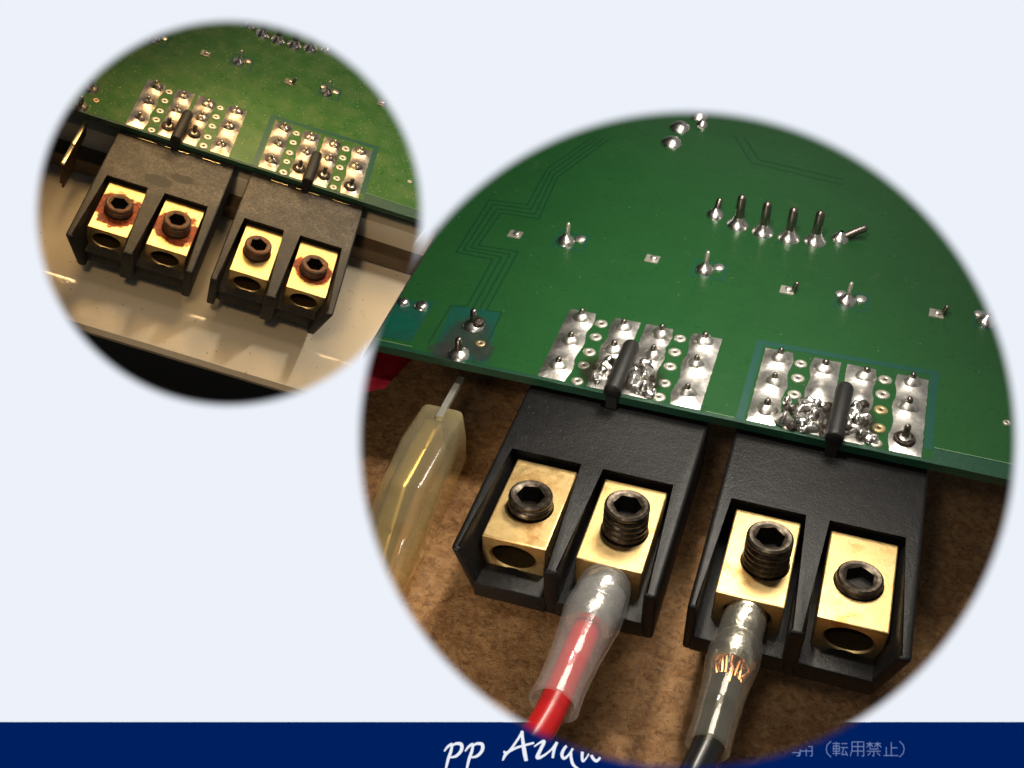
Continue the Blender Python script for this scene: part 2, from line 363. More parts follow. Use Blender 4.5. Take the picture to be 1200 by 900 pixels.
def add_box(bm, x0, x1, y0, y1, z0, z1, bev=0.0, seg=1, mat=0):
    r = bmesh.ops.create_cube(bm, size=1.0)
    vs = r['verts']
    for v in vs:
        v.co = Vector((x0 + (v.co.x + .5) * (x1 - x0), y0 + (v.co.y + .5) * (y1 - y0), z0 + (v.co.z + .5) * (z1 - z0)))
    fs = {f for v in vs for f in v.link_faces}
    for f in fs: f.material_index = mat
    if bev:
        es = list({e for v in vs for e in v.link_edges})
        bmesh.ops.bevel(bm, geom=es, offset=bev, segments=seg, affect='EDGES', profile=0.5)
    return vs

def add_lathe(bm, prof, n=24, M=None, mat=0, cap0=False, cap1=False, wob=0.0):
    """prof: (r, z) from bottom to top round the Z axis."""
    M = M or Matrix.Identity(4)
    rings = []
    for k, (r, z) in enumerate(prof):
        if r < 1e-6:
            rings.append([bm.verts.new(M @ Vector((0, 0, z)))])
        else:
            ring = []
            for i in range(n):
                a = 2 * math.pi * i / n
                rr = r * (1 + wob * noise.noise(Vector((math.cos(a) * 1.3, math.sin(a) * 1.3, z * .7 + M.translation.x * 3.1 + M.translation.y)))) if wob else r
                ring.append(bm.verts.new(M @ Vector((rr * math.cos(a), rr * math.sin(a), z))))
            rings.append(ring)
    for a, b in zip(rings[:-1], rings[1:]):
        for i in range(n):
            j = (i + 1) % n
            if len(a) == 1 and len(b) == 1: continue
            if len(a) == 1: f = bm.faces.new((a[0], b[j], b[i]))
            elif len(b) == 1: f = bm.faces.new((a[i], a[j], b[0]))
            else: f = bm.faces.new((a[i], a[j], b[j], b[i]))
            f.material_index = mat
    if cap0 and len(rings[0]) > 1: bm.faces.new(rings[0][::-1]).material_index = mat
    if cap1 and len(rings[-1]) > 1: bm.faces.new(rings[-1]).material_index = mat

def axis_matrix(p, d):
    d = Vector(d).normalized()
    return Matrix.Translation(p) @ d.to_track_quat('Z', 'Y').to_matrix().to_4x4()

def add_tube(bm, pts, r, n=16, mat=0, caps=True):
    pts = [Vector(p) for p in pts]
    rings = []
    up = Vector((0, 0, 1))
    for i, p in enumerate(pts):
        d = (pts[min(i + 1, len(pts) - 1)] - pts[max(i - 1, 0)]).normalized()
        s = d.cross(up)
        if s.length < 1e-3: s = d.cross(Vector((1, 0, 0)))
        s.normalize(); u = s.cross(d)
        rr = r[i] if isinstance(r, (list, tuple)) else r
        rings.append([bm.verts.new(p + rr * (math.cos(2 * math.pi * k / n) * s + math.sin(2 * math.pi * k / n) * u)) for k in range(n)])
    for a, b in zip(rings[:-1], rings[1:]):
        for i in range(n):
            bm.faces.new((a[i], a[(i + 1) % n], b[(i + 1) % n], b[i])).material_index = mat
    if caps:
        bm.faces.new(rings[0][::-1]).material_index = mat
        bm.faces.new(rings[-1]).material_index = mat

def smooth_path(pts, n=8):
    pts = [Vector(p) for p in pts]; out = []
    for i in range(len(pts) - 1):
        p0, p1, p2, p3 = pts[max(i - 1, 0)], pts[i], pts[i + 1], pts[min(i + 2, len(pts) - 1)]
        for k in range(n):
            t = k / n
            out.append(0.5 * ((2 * p1) + (p2 - p0) * t + (2 * p0 - 5 * p1 + 4 * p2 - p3) * t * t + (3 * p1 - p0 - 3 * p2 + p3) * t ** 3))
    out.append(pts[-1])
    return out

def add_prism(bm, poly, z0, z1, mat=0):
    a = [bm.verts.new((x, y, z0)) for x, y in poly]
    b = [bm.verts.new((x, y, z1)) for x, y in poly]
    fs = [bm.faces.new(a[::-1]), bm.faces.new(b)]
    n = len(poly)
    for i in range(n):
        fs.append(bm.faces.new((a[i], a[(i + 1) % n], b[(i + 1) % n], b[i])))
    for f in fs: f.material_index = mat
    return a, b

def add_ribbon(bm, pts, w, z):
    pts = [Vector((p[0], p[1], 0)) for p in pts]
    L, R = [], []
    for i, p in enumerate(pts):
        d0 = (p - pts[i - 1]).normalized() if i else None
        d1 = (pts[i + 1] - p).normalized() if i < len(pts) - 1 else None
        d0 = d0 or d1; d1 = d1 or d0
        n0, n1 = Vector((-d0.y, d0.x, 0)), Vector((-d1.y, d1.x, 0))
        m = (n0 + n1).normalized(); k = w / 2 / max(0.35, m.dot(n0))
        L.append(p + m * k); R.append(p - m * k)
    vl = [bm.verts.new((v.x, v.y, z)) for v in L]; vr = [bm.verts.new((v.x, v.y, z)) for v in R]
    for i in range(len(pts) - 1):
        bm.faces.new((vl[i], vr[i], vr[i + 1], vl[i + 1]))

def cut_side(bm, A, keep_large, margin=0.0):
    """trim a mesh (in arrangement coordinates) at the plane that parts the two arrangements"""
    inv = A.inverted()
    co = inv @ (CUT_CO + CUT_NO * (margin if keep_large else -margin))
    no = (A.to_3x3().transposed() @ CUT_NO).normalized()
    r = bmesh.ops.bisect_plane(bm, geom=bm.verts[:] + bm.edges[:] + bm.faces[:], plane_co=co, plane_no=no, clear_inner=keep_large, clear_outer=not keep_large)
    es = [e for e in r['geom_cut'] if isinstance(e, bmesh.types.BMEdge)]
    if es and any(len(e.link_faces) == 1 for e in es):
        try: bmesh.ops.edgeloop_fill(bm, edges=[e for e in es if len(e.link_faces) == 1])
        except Exception: pass
    return bm

def inside_side(A, p, keep_large, margin=0.3):
    d = (A @ Vector(p) - CUT_CO).dot(CUT_NO)
    return d > margin if keep_large else d < -margin

def blob(bm, p, r, h, seed, sub=2, mat=0):
    res = bmesh.ops.create_icosphere(bm, subdivisions=sub, radius=1.0)
    for v in res['verts']:
        c = v.co
        k = 1 + 0.5 * noise.noise(c * 1.4 + Vector((seed, seed * .7, 0)))
        z = c.z * h * k
        v.co = Vector((p[0] + c.x * r * k, p[1] + c.y * r * k, p[2] + max(z, -0.05)))

# ------------------------------------------------------------------ the glowing panel with its two round windows
PANEL_D = 100.0
K = PANEL_D / 1500.0
def pp(px, py, z=PANEL_D):
    return Vector(((px - 600) * K, (py - 450) * K, z))
C1, R1 = (268.5, 250.0), 226.5
C2, R2 = (805.5, 515.5), 385.5
GROW, FADE = 7.0, 10.0
BAND_Y = 846.0

panel = thing('display_panel', 'pale blue panel with an added even glow, two round windows and a navy strip along its foot', 'display panel', CAM, (0, 0, PANEL_D))
def panel_part(name, bm, mats, smooth=False):
    return link(name, to_mesh(name, bm, mats, smooth), panel, (0, 0, -PANEL_D))

def arc_union(ra, rb, n=180):
    """outline of the two windows run together"""
    pts = []
    for (c, r, oc, orr, m) in ((C1, ra, C2, rb, n), (C2, rb, C1, ra, 2 * n)):
        d = math.atan2(oc[1] - c[1], oc[0] - c[0])
        dist = math.hypot(oc[0] - c[0], oc[1] - c[1])
        half = math.acos((r * r + dist * dist - orr * orr) / (2 * r * dist))
        for i in range(m + 1):
            a = d + half + (2 * math.pi - 2 * half) * i / m
            pts.append((c[0] + r * math.cos(a), c[1] + r * math.sin(a)))
    out = []
    for p in pts:
        if not out or math.hypot(p[0] - out[-1][0], p[1] - out[-1][1]) > 1e-3: out.append(p)
    if math.hypot(out[0][0] - out[-1][0], out[0][1] - out[-1][1]) < 1e-3: out.pop()
    return out

bm = bmesh.new()
outer = [(-500, -400), (1700, -400), (1700, 1300), (-500, 1300)]
hole = arc_union(R1 + GROW, R2 + GROW)
for z, m in ((PANEL_D, 0), (PANEL_D + 1.6, 1)):
    loops = [[Vector((x, y, 0)) for x, y in outer], [Vector((x, y, 0)) for x, y in hole]]
    if m: hole = arc_union(R1 + GROW + 22, R2 + GROW + 34)
    loops[1] = [Vector((x, y, 0)) for x, y in hole]
    vs = [bm.verts.new(pp(x, y, z)) for x, y in outer + hole]
    for tri in tessellate_polygon(loops):
        try: bm.faces.new([vs[i] for i in tri]).material_index = m
        except ValueError: pass
    if z == PANEL_D: front = vs
no, nh = len(outer), len(hole)
for i in range(no):
    bm.faces.new((front[i], front[(i + 1) % no], vs[(i + 1) % no], vs[i])).material_index = 1
for i in range(nh):
    j = (i + 1) % nh
    bm.faces.new((front[no + i], front[no + j], vs[no + j], vs[no + i])).material_index = 1
panel_part('backing_sheet', bm, ['glowing_pale', 'panel_back'])

bm = bmesh.new()
Rn = R2 + GROW
dy = BAND_Y - C2[1]
a0 = math.atan2(dy, math.sqrt(Rn * Rn - dy * dy)); a1 = math.pi - a0
arc = [(C2[0] + Rn * math.cos(a1 + (a0 - a1) * i / 120), C2[1] + Rn * math.sin(a1 + (a0 - a1) * i / 120)) for i in range(121)]
strip = [(-500, BAND_Y)] + arc + [(1700, BAND_Y), (1700, 1000), (-500, 1000)]
lo = [Vector((x, y, 0)) for x, y in strip]
fv = [bm.verts.new(pp(x, y, PANEL_D - 0.3)) for x, y in strip]
for tri in tessellate_polygon([lo]): bm.faces.new([fv[i] for i in tri])
bv = [bm.verts.new(pp(x, y, PANEL_D - 0.02)) for x, y in strip]
for i in range(len(strip)):
    j = (i + 1) % len(strip); bm.faces.new((fv[i], fv[j], bv[j], bv[i]))
panel_part('navy_strip', bm, ['glowing_navy'])

for (c, r, oc, orr, nm) in ((C1, R1, C2, R2, 0), (C2, R2, C1, R1, 1)):
    bm = bmesh.new()
    lay = bm.verts.layers.float.new('ink_cover')
    NA, NR = 720, 12
    grid = []
    for i in range(NA):
        a = 2 * math.pi * i / NA; row = []
        for k in range(NR + 1):
            rr = r - FADE + (FADE + GROW + 2) * k / NR
            v = bm.verts.new(pp(c[0] + rr * math.cos(a), c[1] + rr * math.sin(a), PANEL_D - 0.05 - 0.02 * nm))
            other = math.hypot(c[0] + rr * math.cos(a) - oc[0], c[1] + rr * math.sin(a) - oc[1])
            v[lay] = min(1.0, (rr - r + FADE) / (FADE + GROW)) * max(0.0, min(1.0, (other - orr + FADE) / (FADE + GROW))); row.append(v)
        grid.append(row)
    for i in range(NA):
        for k in range(NR):
            bm.faces.new((grid[i][k], grid[(i + 1) % NA][k], grid[(i + 1) % NA][k + 1], grid[i][k + 1]))
    if nm:
        g = bmesh.ops.bisect_plane(bm, geom=bm.verts[:] + bm.edges[:] + bm.faces[:], plane_co=pp(0, BAND_Y), plane_no=(0, 1, 0))
    kill = []
    for f in bm.faces:
        q = f.calc_center_median(); px, py = q.x / K + 600, q.y / K + 450
        if math.hypot(px - oc[0], py - oc[1]) < (orr - FADE if nm else orr + GROW): kill.append(f)
        f.material_index = 1 if (nm and py > BAND_Y) else 0
    bmesh.ops.delete(bm, geom=kill, context='FACES')
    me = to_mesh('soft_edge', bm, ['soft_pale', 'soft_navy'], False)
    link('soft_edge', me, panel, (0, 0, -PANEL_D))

# unseen card added to divide the space behind the panel in two, so that neither lamp reaches the other side
bm = bmesh.new()
d_ = Vector((-0.04, 0.0667, 0.0)).normalized()
q0 = Vector((-0.0887, -0.0667, 1.0))
for sgn in (0.0, 0.08):
    off = -_n * sgn
    quad = [q0 * 102.0 - d_ * 130 + off, q0 * 102.0 + d_ * 110 + off, q0 * 230.0 + d_ * 160 + off, q0 * 230.0 - d_ * 190 + off]
    vs_ = [bm.verts.new(v) for v in quad]
    if sgn == 0.0: va_ = vs_
bm.faces.new(va_); bm.faces.new(vs_[::-1])
for i in range(4): bm.faces.new((va_[i], va_[(i + 1) % 4], vs_[(i + 1) % 4], vs_[i]))
panel_part('light_blocker', bm, ['panel_back'])

# brush lettering and the faint notice on the navy strip (flat print, 0.1 mm proud)
def ink(strokes, ox, oy, sx, sy, name, mat, w0, wave=True):
    bm = bmesh.new(); n_ink = 0
    for st in strokes:
        wid = [p[2] if len(p) > 2 else 1.0 for p in st]
        pts = smooth_path([(p[0], p[1], w) for p, w in zip(st, wid)], 14) if wave else []
        if not wave:
            for a, b in zip(st[:-1], st[1:]):
                for k in range(6): pts.append(Vector((a[0] + (b[0] - a[0]) * k / 6, a[1] + (b[1] - a[1]) * k / 6, 1)))
            pts.append(Vector((st[-1][0], st[-1][1], 1)))
        P = [Vector((ox + p.x * sx, oy + p.y * sy, 0)) for p in pts]
        prev = None
        for i, p in enumerate(P):
            d = (P[min(i + 1, len(P) - 1)] - P[max(i - 1, 0)])
            if d.length < 1e-6: continue
            d.normalize(); nrm = Vector((-d.y, d.x, 0)) * (w0 * max(0.25, pts[i].z) / 2)
            if math.hypot(p.x - C2[0], p.y - C2[1]) < R2 - 1.5 or p.y > 960: prev = None; continue
            cur = (bm.verts.new(pp(p.x + nrm.x, p.y + nrm.y, PANEL_D - 0.4 - 0.0006 * n_ink)), bm.verts.new(pp(p.x - nrm.x, p.y - nrm.y, PANEL_D - 0.4 - 0.0006 * n_ink)))
            if prev: bm.faces.new((prev[0], prev[1], cur[1], cur[0]))
            prev = cur
        n_ink += 1
    o = panel_part(name, bm, [mat])
    return o

def letter_p(dx):
    return [[(52 + dx, 186, .5), (72 + dx, 160, .9), (98 + dx, 143, 1.0)],
            [(98 + dx, 143, .8), (90 + dx, 185, 1.1), (74 + dx, 232, 1.1), (58 + dx, 300, .7)],
            [(92 + dx, 158, .6), (118 + dx, 143, 1.0), (148 + dx, 148, 1.3), (147 + dx, 182, 1.2), (116 + dx, 214, 1.0), (74 + dx, 220, .5)]]
word = [letter_p(0), letter_p(117)] + [[
    [(492, 72, 1.0), (470, 110, .9), (425, 175, .9), (395, 205, 1.2), (380, 238, .5)],
    [(488, 74, 1.2), (492, 120, 1.2), (502, 190, 1.6), (512, 240, 1.3)],
    [(384, 188, .9), (405, 192, .9), (460, 165, .9), (556, 138, .8)]],
    [[(556, 160, .5), (588, 138, .8), (612, 132, 1.2), (590, 180, 1.3), (574, 220, 1.4), (606, 212, .9), (650, 178, .7), (684, 134, .8)],
    [(684, 134, 1.1), (668, 176, 1.1), (660, 224, .9)]],
    [[(770, 146, .7), (734, 160, 1.0), (712, 200, 1.2), (724, 226, 1.0), (756, 198, .8), (782, 152, .9)],
    [(762, 186, .9), (764, 225, 1.1), (776, 262, 1.1), (812, 290, .6), (826, 294, .4)]],
    [[(838, 150, .9), (826, 195, 1.1), (828, 240, .9), (850, 222, .6), (872, 180, .6)],
    [(872, 176, 1.0), (880, 215, 1.1), (905, 240, 1.1), (930, 215, .8), (950, 184, .6)]]]
for lt in word: ink(lt, 510, 840, 0.2083, 0.2083, 'brush_letter', 'glowing_white_ink', 3.1)

def glyphs():
    G = []
    def put(x, w, ss):
        G.append([[(x + p[0] * w, p[1]) for p in s] for s in ss])
    put(700, 55, [[(.1, .12), (.9, .12)], [(.5, 0), (.5, .34)], [(0, .34), (1, .34)], [(.9, .04), (.0, .72)], [(.32, .58), (.9, .58)], [(.36, .58), (.32, .76), (.86, .76), (.8, 1), (.6, .98)]])
    yo = [[(.12, 0), (.12, .6), (0, 1)], [(.12, 0), (.95, 0), (.95, 1), (.8, 1)], [(.12, .33), (.95, .33)], [(.12, .65), (.95, .65)], [(.53, 0), (.53, 1)]]
    put(741, 52, yo)
    put(838, 22, [[(1, -.05), (.35, .22), (.2, .5), (.35, .8), (1, 1.08)]])
    put(866, 56, [[(.0, .12), (.48, .12)], [(.05, .28), (.44, .28), (.44, .66), (.05, .66), (.05, .28)], [(.05, .47), (.44, .47)], [(0, .82), (.5, .82)], [(.24, 0), (.24, 1)], [(.58, .12), (.96, .12)], [(.54, .40), (1, .40)], [(.74, .40), (.6, .92), (.92, .86)], [(.84, .66), (.98, .98)]])
    put(931, 52, yo)
    put(990, 55, [[(.02, .12), (.46, .12)], [(.24, 0), (.24, .42)], [(.24, .12), (.02, .38)], [(.24, .12), (.44, .34)], [(.54, .12), (.98, .12)], [(.76, 0), (.76, .42)], [(.76, .12), (.54, .36)], [(.76, .12), (1, .38)], [(.2, .5), (.8, .5)], [(.04, .66), (.96, .66)], [(.5, .66), (.5, 1), (.4, .98)], [(.28, .76), (.1, .96)], [(.72, .76), (.92, .96)]])
    put(1054, 54, [[(.52, 0), (.52, .96)], [(.52, .42), (.94, .42)], [(.18, .36), (.18, .96)], [(0, .97), (1, .97)]])
    put(1112, 22, [[(0, -.05), (.65, .22), (.8, .5), (.65, .8), (0, 1.08)]])
    return G
for gl_ in glyphs(): ink(gl_, 700, 850 + 56 * .3167, .3167, 52 * .3167, 'notice_letter', 'glowing_faint_ink', 0.95, wave=False)

# ------------------------------------------------------------------ circuit board builder
PINS = [(2.05, 13.4), (2.05, 8.3), (1.95, 3.0), (7.55, 13.2), (7.5, 8.45), (7.4, 3.3), (12.45, 13.3), (12.35, 8.7), (12.3, 3.6), (17.85, 13.8), (17.75, 8.75), (17.8, 2.8)]
VIAS = [(4.65, 13.4), (4.69, 10.4), (4.72, 7.1), (4.78, 4.3), (4.85, 1.05), (14.8, 13.6), (14.75, 10.6), (14.8, 7.55), (14.85, 4.1), (14.75, 1.3)]
PADS = [(0.05, 3.55), (5.95, 9.35), (10.1, 13.65), (16.15, 19.85)]

SHARED = {}
def shared(key, fn):
    if key not in SHARED: SHARED[key] = fn()
    return SHARED[key]

def pad_mesh(idx, w, seed, mat):
    def f():
        bm = bmesh.new()
        nx, ny = 10, 36
        y0, y1 = 0.5, 15.3
        pins = [PINS[idx * 3 + k] for k in range(3)]
        x0 = PADS[idx][0]
        g = []
        for j in range(ny + 1):
            row = []
            y = y0 + (y1 - y0) * j / ny
            for i in range(nx + 1):
                u = i / nx
                x = x0 + w * u
                near = min(abs(y - p[1]) for p in pins)
                if u in (0.0, 1.0):
                    side = 1 if u else -1
                    inner = (idx in (0, 2) and side == 1) or (idx in (1, 3) and side == -1)
                    x += side * ((0.16 if inner else 0.0) * math.cos(min(near, 2.6) / 2.6 * math.pi) + 0.09 * noise.noise(Vector((y * 1.3, seed, side))))
                h = 0.10
                for p in pins:
                    d = math.hypot((x - p[0]) / 1.0, (y - p[1]) / 1.15)
                    h += 0.62 * math.exp(-(d / 1.3) ** 2)
                h += 0.05 * noise.noise(Vector((x * .9, y * .9, seed)))
                edge = min(u, 1 - u, j / ny * 4, (1 - j / ny) * 4)
                h *= min(1.0, edge * 4 + 0.25)
                row.append(bm.verts.new((x, y, h if 0 < i < nx and 0 < j < ny else 0.02)))
            g.append(row)
        for j in range(ny):
            for i in range(nx):
                bm.faces.new((g[j][i], g[j][i + 1], g[j + 1][i + 1], g[j + 1][i]))
        return to_mesh('solder_pad', bm, mat, True, 70)
    return shared(('pad', idx, seed, mat), f)

def via_mesh(mat):
    def f():
        bm = bmesh.new()
        add_lathe(bm, [(0.84, 0.0), (0.82, 0.07), (0.66, 0.17), (0.36, 0.16), (0.22, 0.10), (0.20, 0.02)], 18)
        add_lathe(bm, [(0.205, 0.03), (0.0, 0.03)], 18, mat=1)
        return to_mesh('via', bm, [mat, 'hole_dark'], True, 60)
    return shared(('via', mat), f)

def joint_mesh(kind, mat):
    def f():
        bm = bmesh.new()
        if kind == 'pad':
            add_lathe(bm, [(1.3, 0.0), (1.22, 0.22), (1.06, 0.46), (0.85, 0.66), (0.64, 0.80), (0.50, 0.90), (0.40, 0.93)], 20, wob=0.2)
        elif kind == 'tall':
            add_lathe(bm, [(1.62, 0.0), (1.56, 0.2), (1.30, 0.5), (0.98, 0.85), (0.80, 1.2), (0.70, 1.5)], 20, wob=0.06)
        elif kind == 'low':
            add_lathe(bm, [(1.3, 0.0), (1.25, 0.30), (1.0, 0.62), (0.62, 0.9), (0.30, 1.3)], 18, wob=0.1)
        return to_mesh('solder_joint', bm, mat, True, 70)
    return shared(('joint', kind, mat), f)

def pin_mesh(r, h, mat='pin_metal', lean=(0, 0)):
    def f():
        bm = bmesh.new()
        add_tube(bm, [(0, 0, 0.1), (lean[0] * .5, lean[1] * .5, h * .5), (lean[0] * .95, lean[1] * .95, h - r * .6), (lean[0], lean[1], h)], [r, r * .97, r * .9, r * .45], 12)
        return to_mesh('pin', bm, mat, True, 55)
    return shared(('pin', r, h, mat, lean), f)

def flat_piece(name, poly, z, mat, board, loc=(0, 0, 0), label=None):
    bm = bmesh.new()
    add_prism(bm, poly, 0.0, z)
    return link(name, to_mesh(name, bm, mat, False), board, loc, label)

def disc(r, n=20, sx=1, sy=1):
    return [(r * sx * math.cos(2 * math.pi * i / n), r * sy * math.sin(2 * math.pi * i / n)) for i in range(n)]

def film(name, mat, cx, cy, rx, ry, board, z=0.06):
    """a thin dried film lying on the board, its irregular rim in the material"""
    bm = bmesh.new()
    n = 28; rings = []
    c = bm.verts.new((0, 0, 0.03))
    prev = None
    for k in (0.5, 0.85, 1.15):
        ring = [bm.verts.new((k * math.cos(2 * math.pi * i / n), k * math.sin(2 * math.pi * i / n), 0.03 * (1.2 - k))) for i in range(n)]
        for i in range(n):
            if prev is None: bm.faces.new((c, ring[i], ring[(i + 1) % n]))
            else: bm.faces.new((prev[i], ring[i], ring[(i + 1) % n], prev[(i + 1) % n]))
        prev = ring
    o = link(name, to_mesh(name, bm, mat, True, 80), board, (cx, cy, z))
    o.scale = (rx, ry, 1)
    return o

def circuit_board(A, large, pitch, label, x0, x1, depth):
    cat = 'circuit board'
    b = thing('circuit_board', label, cat, A, (0, 0, 0), 'green circuit boards')
    ins = lambda x, y: inside_side(A, (x, y, 0), large)
    mask = 'solder_mask' if large else 'dusty_solder_mask'
    tin = 'tin' if large else 'dull_tin'
    # laminate
    bm = bmesh.new()
    add_box(bm, x0, x1, -0.1, depth, -1.05, -0.02)
    bmesh.ops.subdivide_edges(bm, edges=[e for e in bm.edges if abs((e.verts[0].co - e.verts[1].co).x) > 5], cuts=60)
    for v in bm.verts:
        if v.co.y < 0: v.co.y += 0.10 * noise.noise(Vector((v.co.x * .6, v.co.z, 3)))
    cut_side(bm, A, large, 0.01)
    link('laminate', to_mesh('laminate', bm, 'board_core', False), b)
    # masked copper pour: a sheet on the laminate, set back from the board edge
    bm = bmesh.new()
    e1 = 46.8
    poly = [(x0, 0.75), (-16.3, 0.75), (-16.3, 0.45), (23.7, 0.45), (23.7, 0.5), (46.4, 0.5), (46.4, 2.6), (x1, 2.6), (x1, depth - .2), (x0, depth - .2)]
    add_prism(bm, poly, -0.015, 0.0)
    cut_side(bm, A, large, 0.01)
    link('copper_pour', to_mesh('copper_pour', bm, mask, False), b)
    # edge line of the pour
    for pts, w in (([(46.45, 2.7), (x1, 2.55)], .16), ([(20.5, 0.55), (23.9, 0.5)], .13), ([(max(x0, -28), 1.0), (-16.3, 0.95)], .14)):
        bm = bmesh.new()
        add_ribbon(bm, pts, w, 0.03)
        cut_side(bm, A, large, 0.01)
        if len(bm.faces): link('edge_line', to_mesh('edge_line', bm, 'pale_edge', False), b)
        else: bm.free()
    # teal gap framing the second pad group
    bm = bmesh.new()
    q = pitch
    add_ribbon(bm, [(q - 0.75, 0.3), (q - 0.75, 16.2), (q + 20.5, 16.95), (q + 20.5, 2.2)], 0.95, 0.012)
    cut_side(bm, A, large, 0.01)
    link('isolation_gap', to_mesh('isolation_gap', bm, 'bare_laminate', False), b)
    # stepped traces and the gaps round them
    if large:
        T0 = [(-9.0, 62.0), (-13.0, 49.7), (-12.8, 38.4), (-18.4, 37.8), (-18.3, 23.0), (-13.0, 23.0), (-12.7, 11.3), (-14.7, 10.9), (-14.6, 2.3)]
        T1 = [(-6.5, 62.0), (-10.9, 47.5), (-10.1, 35.2), (-15.7, 34.9), (-16.0, 25.7), (-10.3, 26.0), (-10.1, 11.4), (-8.0, 11.6), (-7.7, 2.0)]
        for k in range(4):
            u = k / 3
            bm = bmesh.new()
            pts = [((a[0] * (1 - u) + c[0] * u), (a[1] * (1 - u) + c[1] * u)) for a, c in zip(T0, T1)]
            if k in (1, 2): pts = pts[:7]
            add_ribbon(bm, pts, 0.24, 0.012 + 0.002 * k)
            cut_side(bm, A, large, 0.01)
            link('trace', to_mesh('trace', bm, 'trace_gap', False), b)
        for k, pts in enumerate(([(12, 70), (16, 62), (30, 60)], [(13.5, 70), (17, 63.4), (30, 61.6)], [(40, 56), (58, 50)], [(41, 57.5), (58, 51.6)], [(42, 59), (58, 53.2)])):
            bm = bmesh.new()
            add_ribbon(bm, pts, 0.24, 0.02 + 0.002 * k)
            link('trace', to_mesh('trace', bm, 'trace_gap', False), b)
    # two groups of pads
    for gi in (0, 1):
        ox = gi * pitch
        for k in range(4):
            me = pad_mesh(k, PADS[k][1] - PADS[k][0], k + 4 * gi, tin)
            link('solder_pad', me, b, (ox, 0, 0))
        for n, (x, y) in enumerate(PINS):
            burnt = False
            if large and n in (5, 8): continue                      # buried in the fresh solder
            if large and gi == 1 and n in (4, 7): continue
            if gi == 1 and n == 11: burnt = True
            if not large and n in (5, 8): burnt = True
            if burnt:
                bm = bmesh.new()
                add_lathe(bm, [(1.3, -0.5), (1.25, 0.0), (1.12, 0.14), (0.98, 0.12), (0.9, 0.0), (0.85, -0.03), (0.0, -0.03)], 20, wob=0.12)
                o = link('burnt_joint', to_mesh('burnt_joint', bm, 'burnt_flux', True, 60), b, (ox + x, y - .2, 0.62), 'burnt open joint with a dark hole')
                link('pin', pin_mesh(0.42, 1.7), o, (0, .35, 0))
            else:
                o = link('solder_joint', joint_mesh('pad', tin), b, (ox + x, y, 0.18))
                o.rotation_euler = (0, 0, random.uniform(0, 6.28)); sc = random.uniform(.88, 1.05); o.scale = (sc, sc, random.uniform(.85, 1.1))
                link('pin', pin_mesh(0.44, 1.55, 'pin_metal' if large else 'dull_tin'), o)
        for n, (x, y) in enumerate(VIAS):
            aged = large and gi == 1 and n in (7, 8)
            if large and gi == 0 and n == 4: pass
            o = link('via', via_mesh('aged_via_ring' if aged else 'via_ring'), b, (ox + x, y, 0.0))
            sc = random.uniform(.9, 1.05); o.scale = (sc, sc, 1)
        if large:
            # fresh lumpy solder and soot round the middle of the group
            rnd = random.Random(11 + gi)
            lumps = [[(7.2, 3.6, 1.3, 2.1), (11.7, 4.0, 1.7, 3.0), (13.0, 1.5, 1.5, .9)], [(6.9, 4.4, 1.7, 2.7), (4.4, 1.5, 1.3, .8), (7.0, 1.4, 1.3, .9), (11.9, 4.6, 1.7, 3.2), (14.0, 1.6, 1.0, .7)]][gi]
            for cx, cy, rx, ry in lumps:
                bm = bmesh.new(); N = 46; g = []
                for j in range(N + 1):
                    row = []
                    for i in range(N + 1):
                        u, v = 2.6 * (i / N - .5), 2.6 * (j / N - .5)
                        x, y = cx + u * rx, cy + v * ry
                        rr = math.hypot(u, v) + .45 * noise.noise(Vector((x * .9, y * .9, 3 + gi)))
                        q = Vector((x * .85, y * .85, 9 + gi * 5))
                        h = max(0.0, 1.0 - rr * rr) ** .6 * (0.38 + 1.0 * max(0, noise.noise(q * .95)) + .12 * max(0, noise.noise(q * 1.9)))
                        row.append(bm.verts.new((x - cx, max(y, -.05) - cy, h * 1.35 - .04)))
                    g.append(row)
                for j in range(N):
                    for i in range(N): bm.faces.new((g[j][i], g[j][i + 1], g[j + 1][i + 1], g[j + 1][i]))
                bmesh.ops.delete(bm, geom=[f for f in bm.faces if all(v.co.z < -.03 for v in f.verts)], context='FACES')
                link('solder_lump', to_mesh('solder_lump', bm, 'fresh_solder', True, 80), b, (ox + cx, cy, 0.18))
            for x, y in [(7.4, 3.3), (7.5, 5.4), (12.3, 3.6), (11.9, 6.4), (12.9, 1.6)] + ([(6.3, 1.6), (4.1, 4.5)] if gi else []):
                bm = bmesh.new()
                blob(bm, (0, 0, 0.3), rnd.uniform(.55, .8), rnd.uniform(.6, .9), rnd.uniform(0, 50))
                link('solder_blob', to_mesh('solder_blob', bm, 'bright_solder', True, 80), b, (ox + x, y, 0.35))
            for i, (x, y, r) in enumerate([(8.6, 5.6, 1.0), (10.6, 5.0, 1.0), (6.6, 4.0, .7), (12.9, 4.0, .8), (10.9, 2.4, .9), (8.8, 2.6, .8), (12.4, 6.2, .55), (9.2, 1.0, .8)] + ([(5.4, 4.2, .7), (4.4, 3.6, .6), (12.6, 7.6, .8), (5.2, .9, .7)] if gi else [])):
                bm = bmesh.new()
                blob(bm, (0, 0, 0.05), r, rnd.uniform(.45, .75), rnd.uniform(0, 50))
                link('burnt_flux', to_mesh('burnt_flux', bm, 'burnt_flux', True, 80), b, (ox + x, y, 0.1))
            film('flux_film', 'grey_residue', ox + 9.6, 3.0, 5.0, 3.4, b, 0.33)
            film('flux_film', 'brown_flux', ox + 7.2, 3.4, 3.2, 3.8, b, 0.55)
            film('flux_film', 'brown_flux', ox + 12.2, 3.6, 2.9, 3.9, b, 0.57)
        else:
            film('flux_film', 'amber_flux', ox + 10.6, 4.6, 3.2, 3.2, b, 0.40)
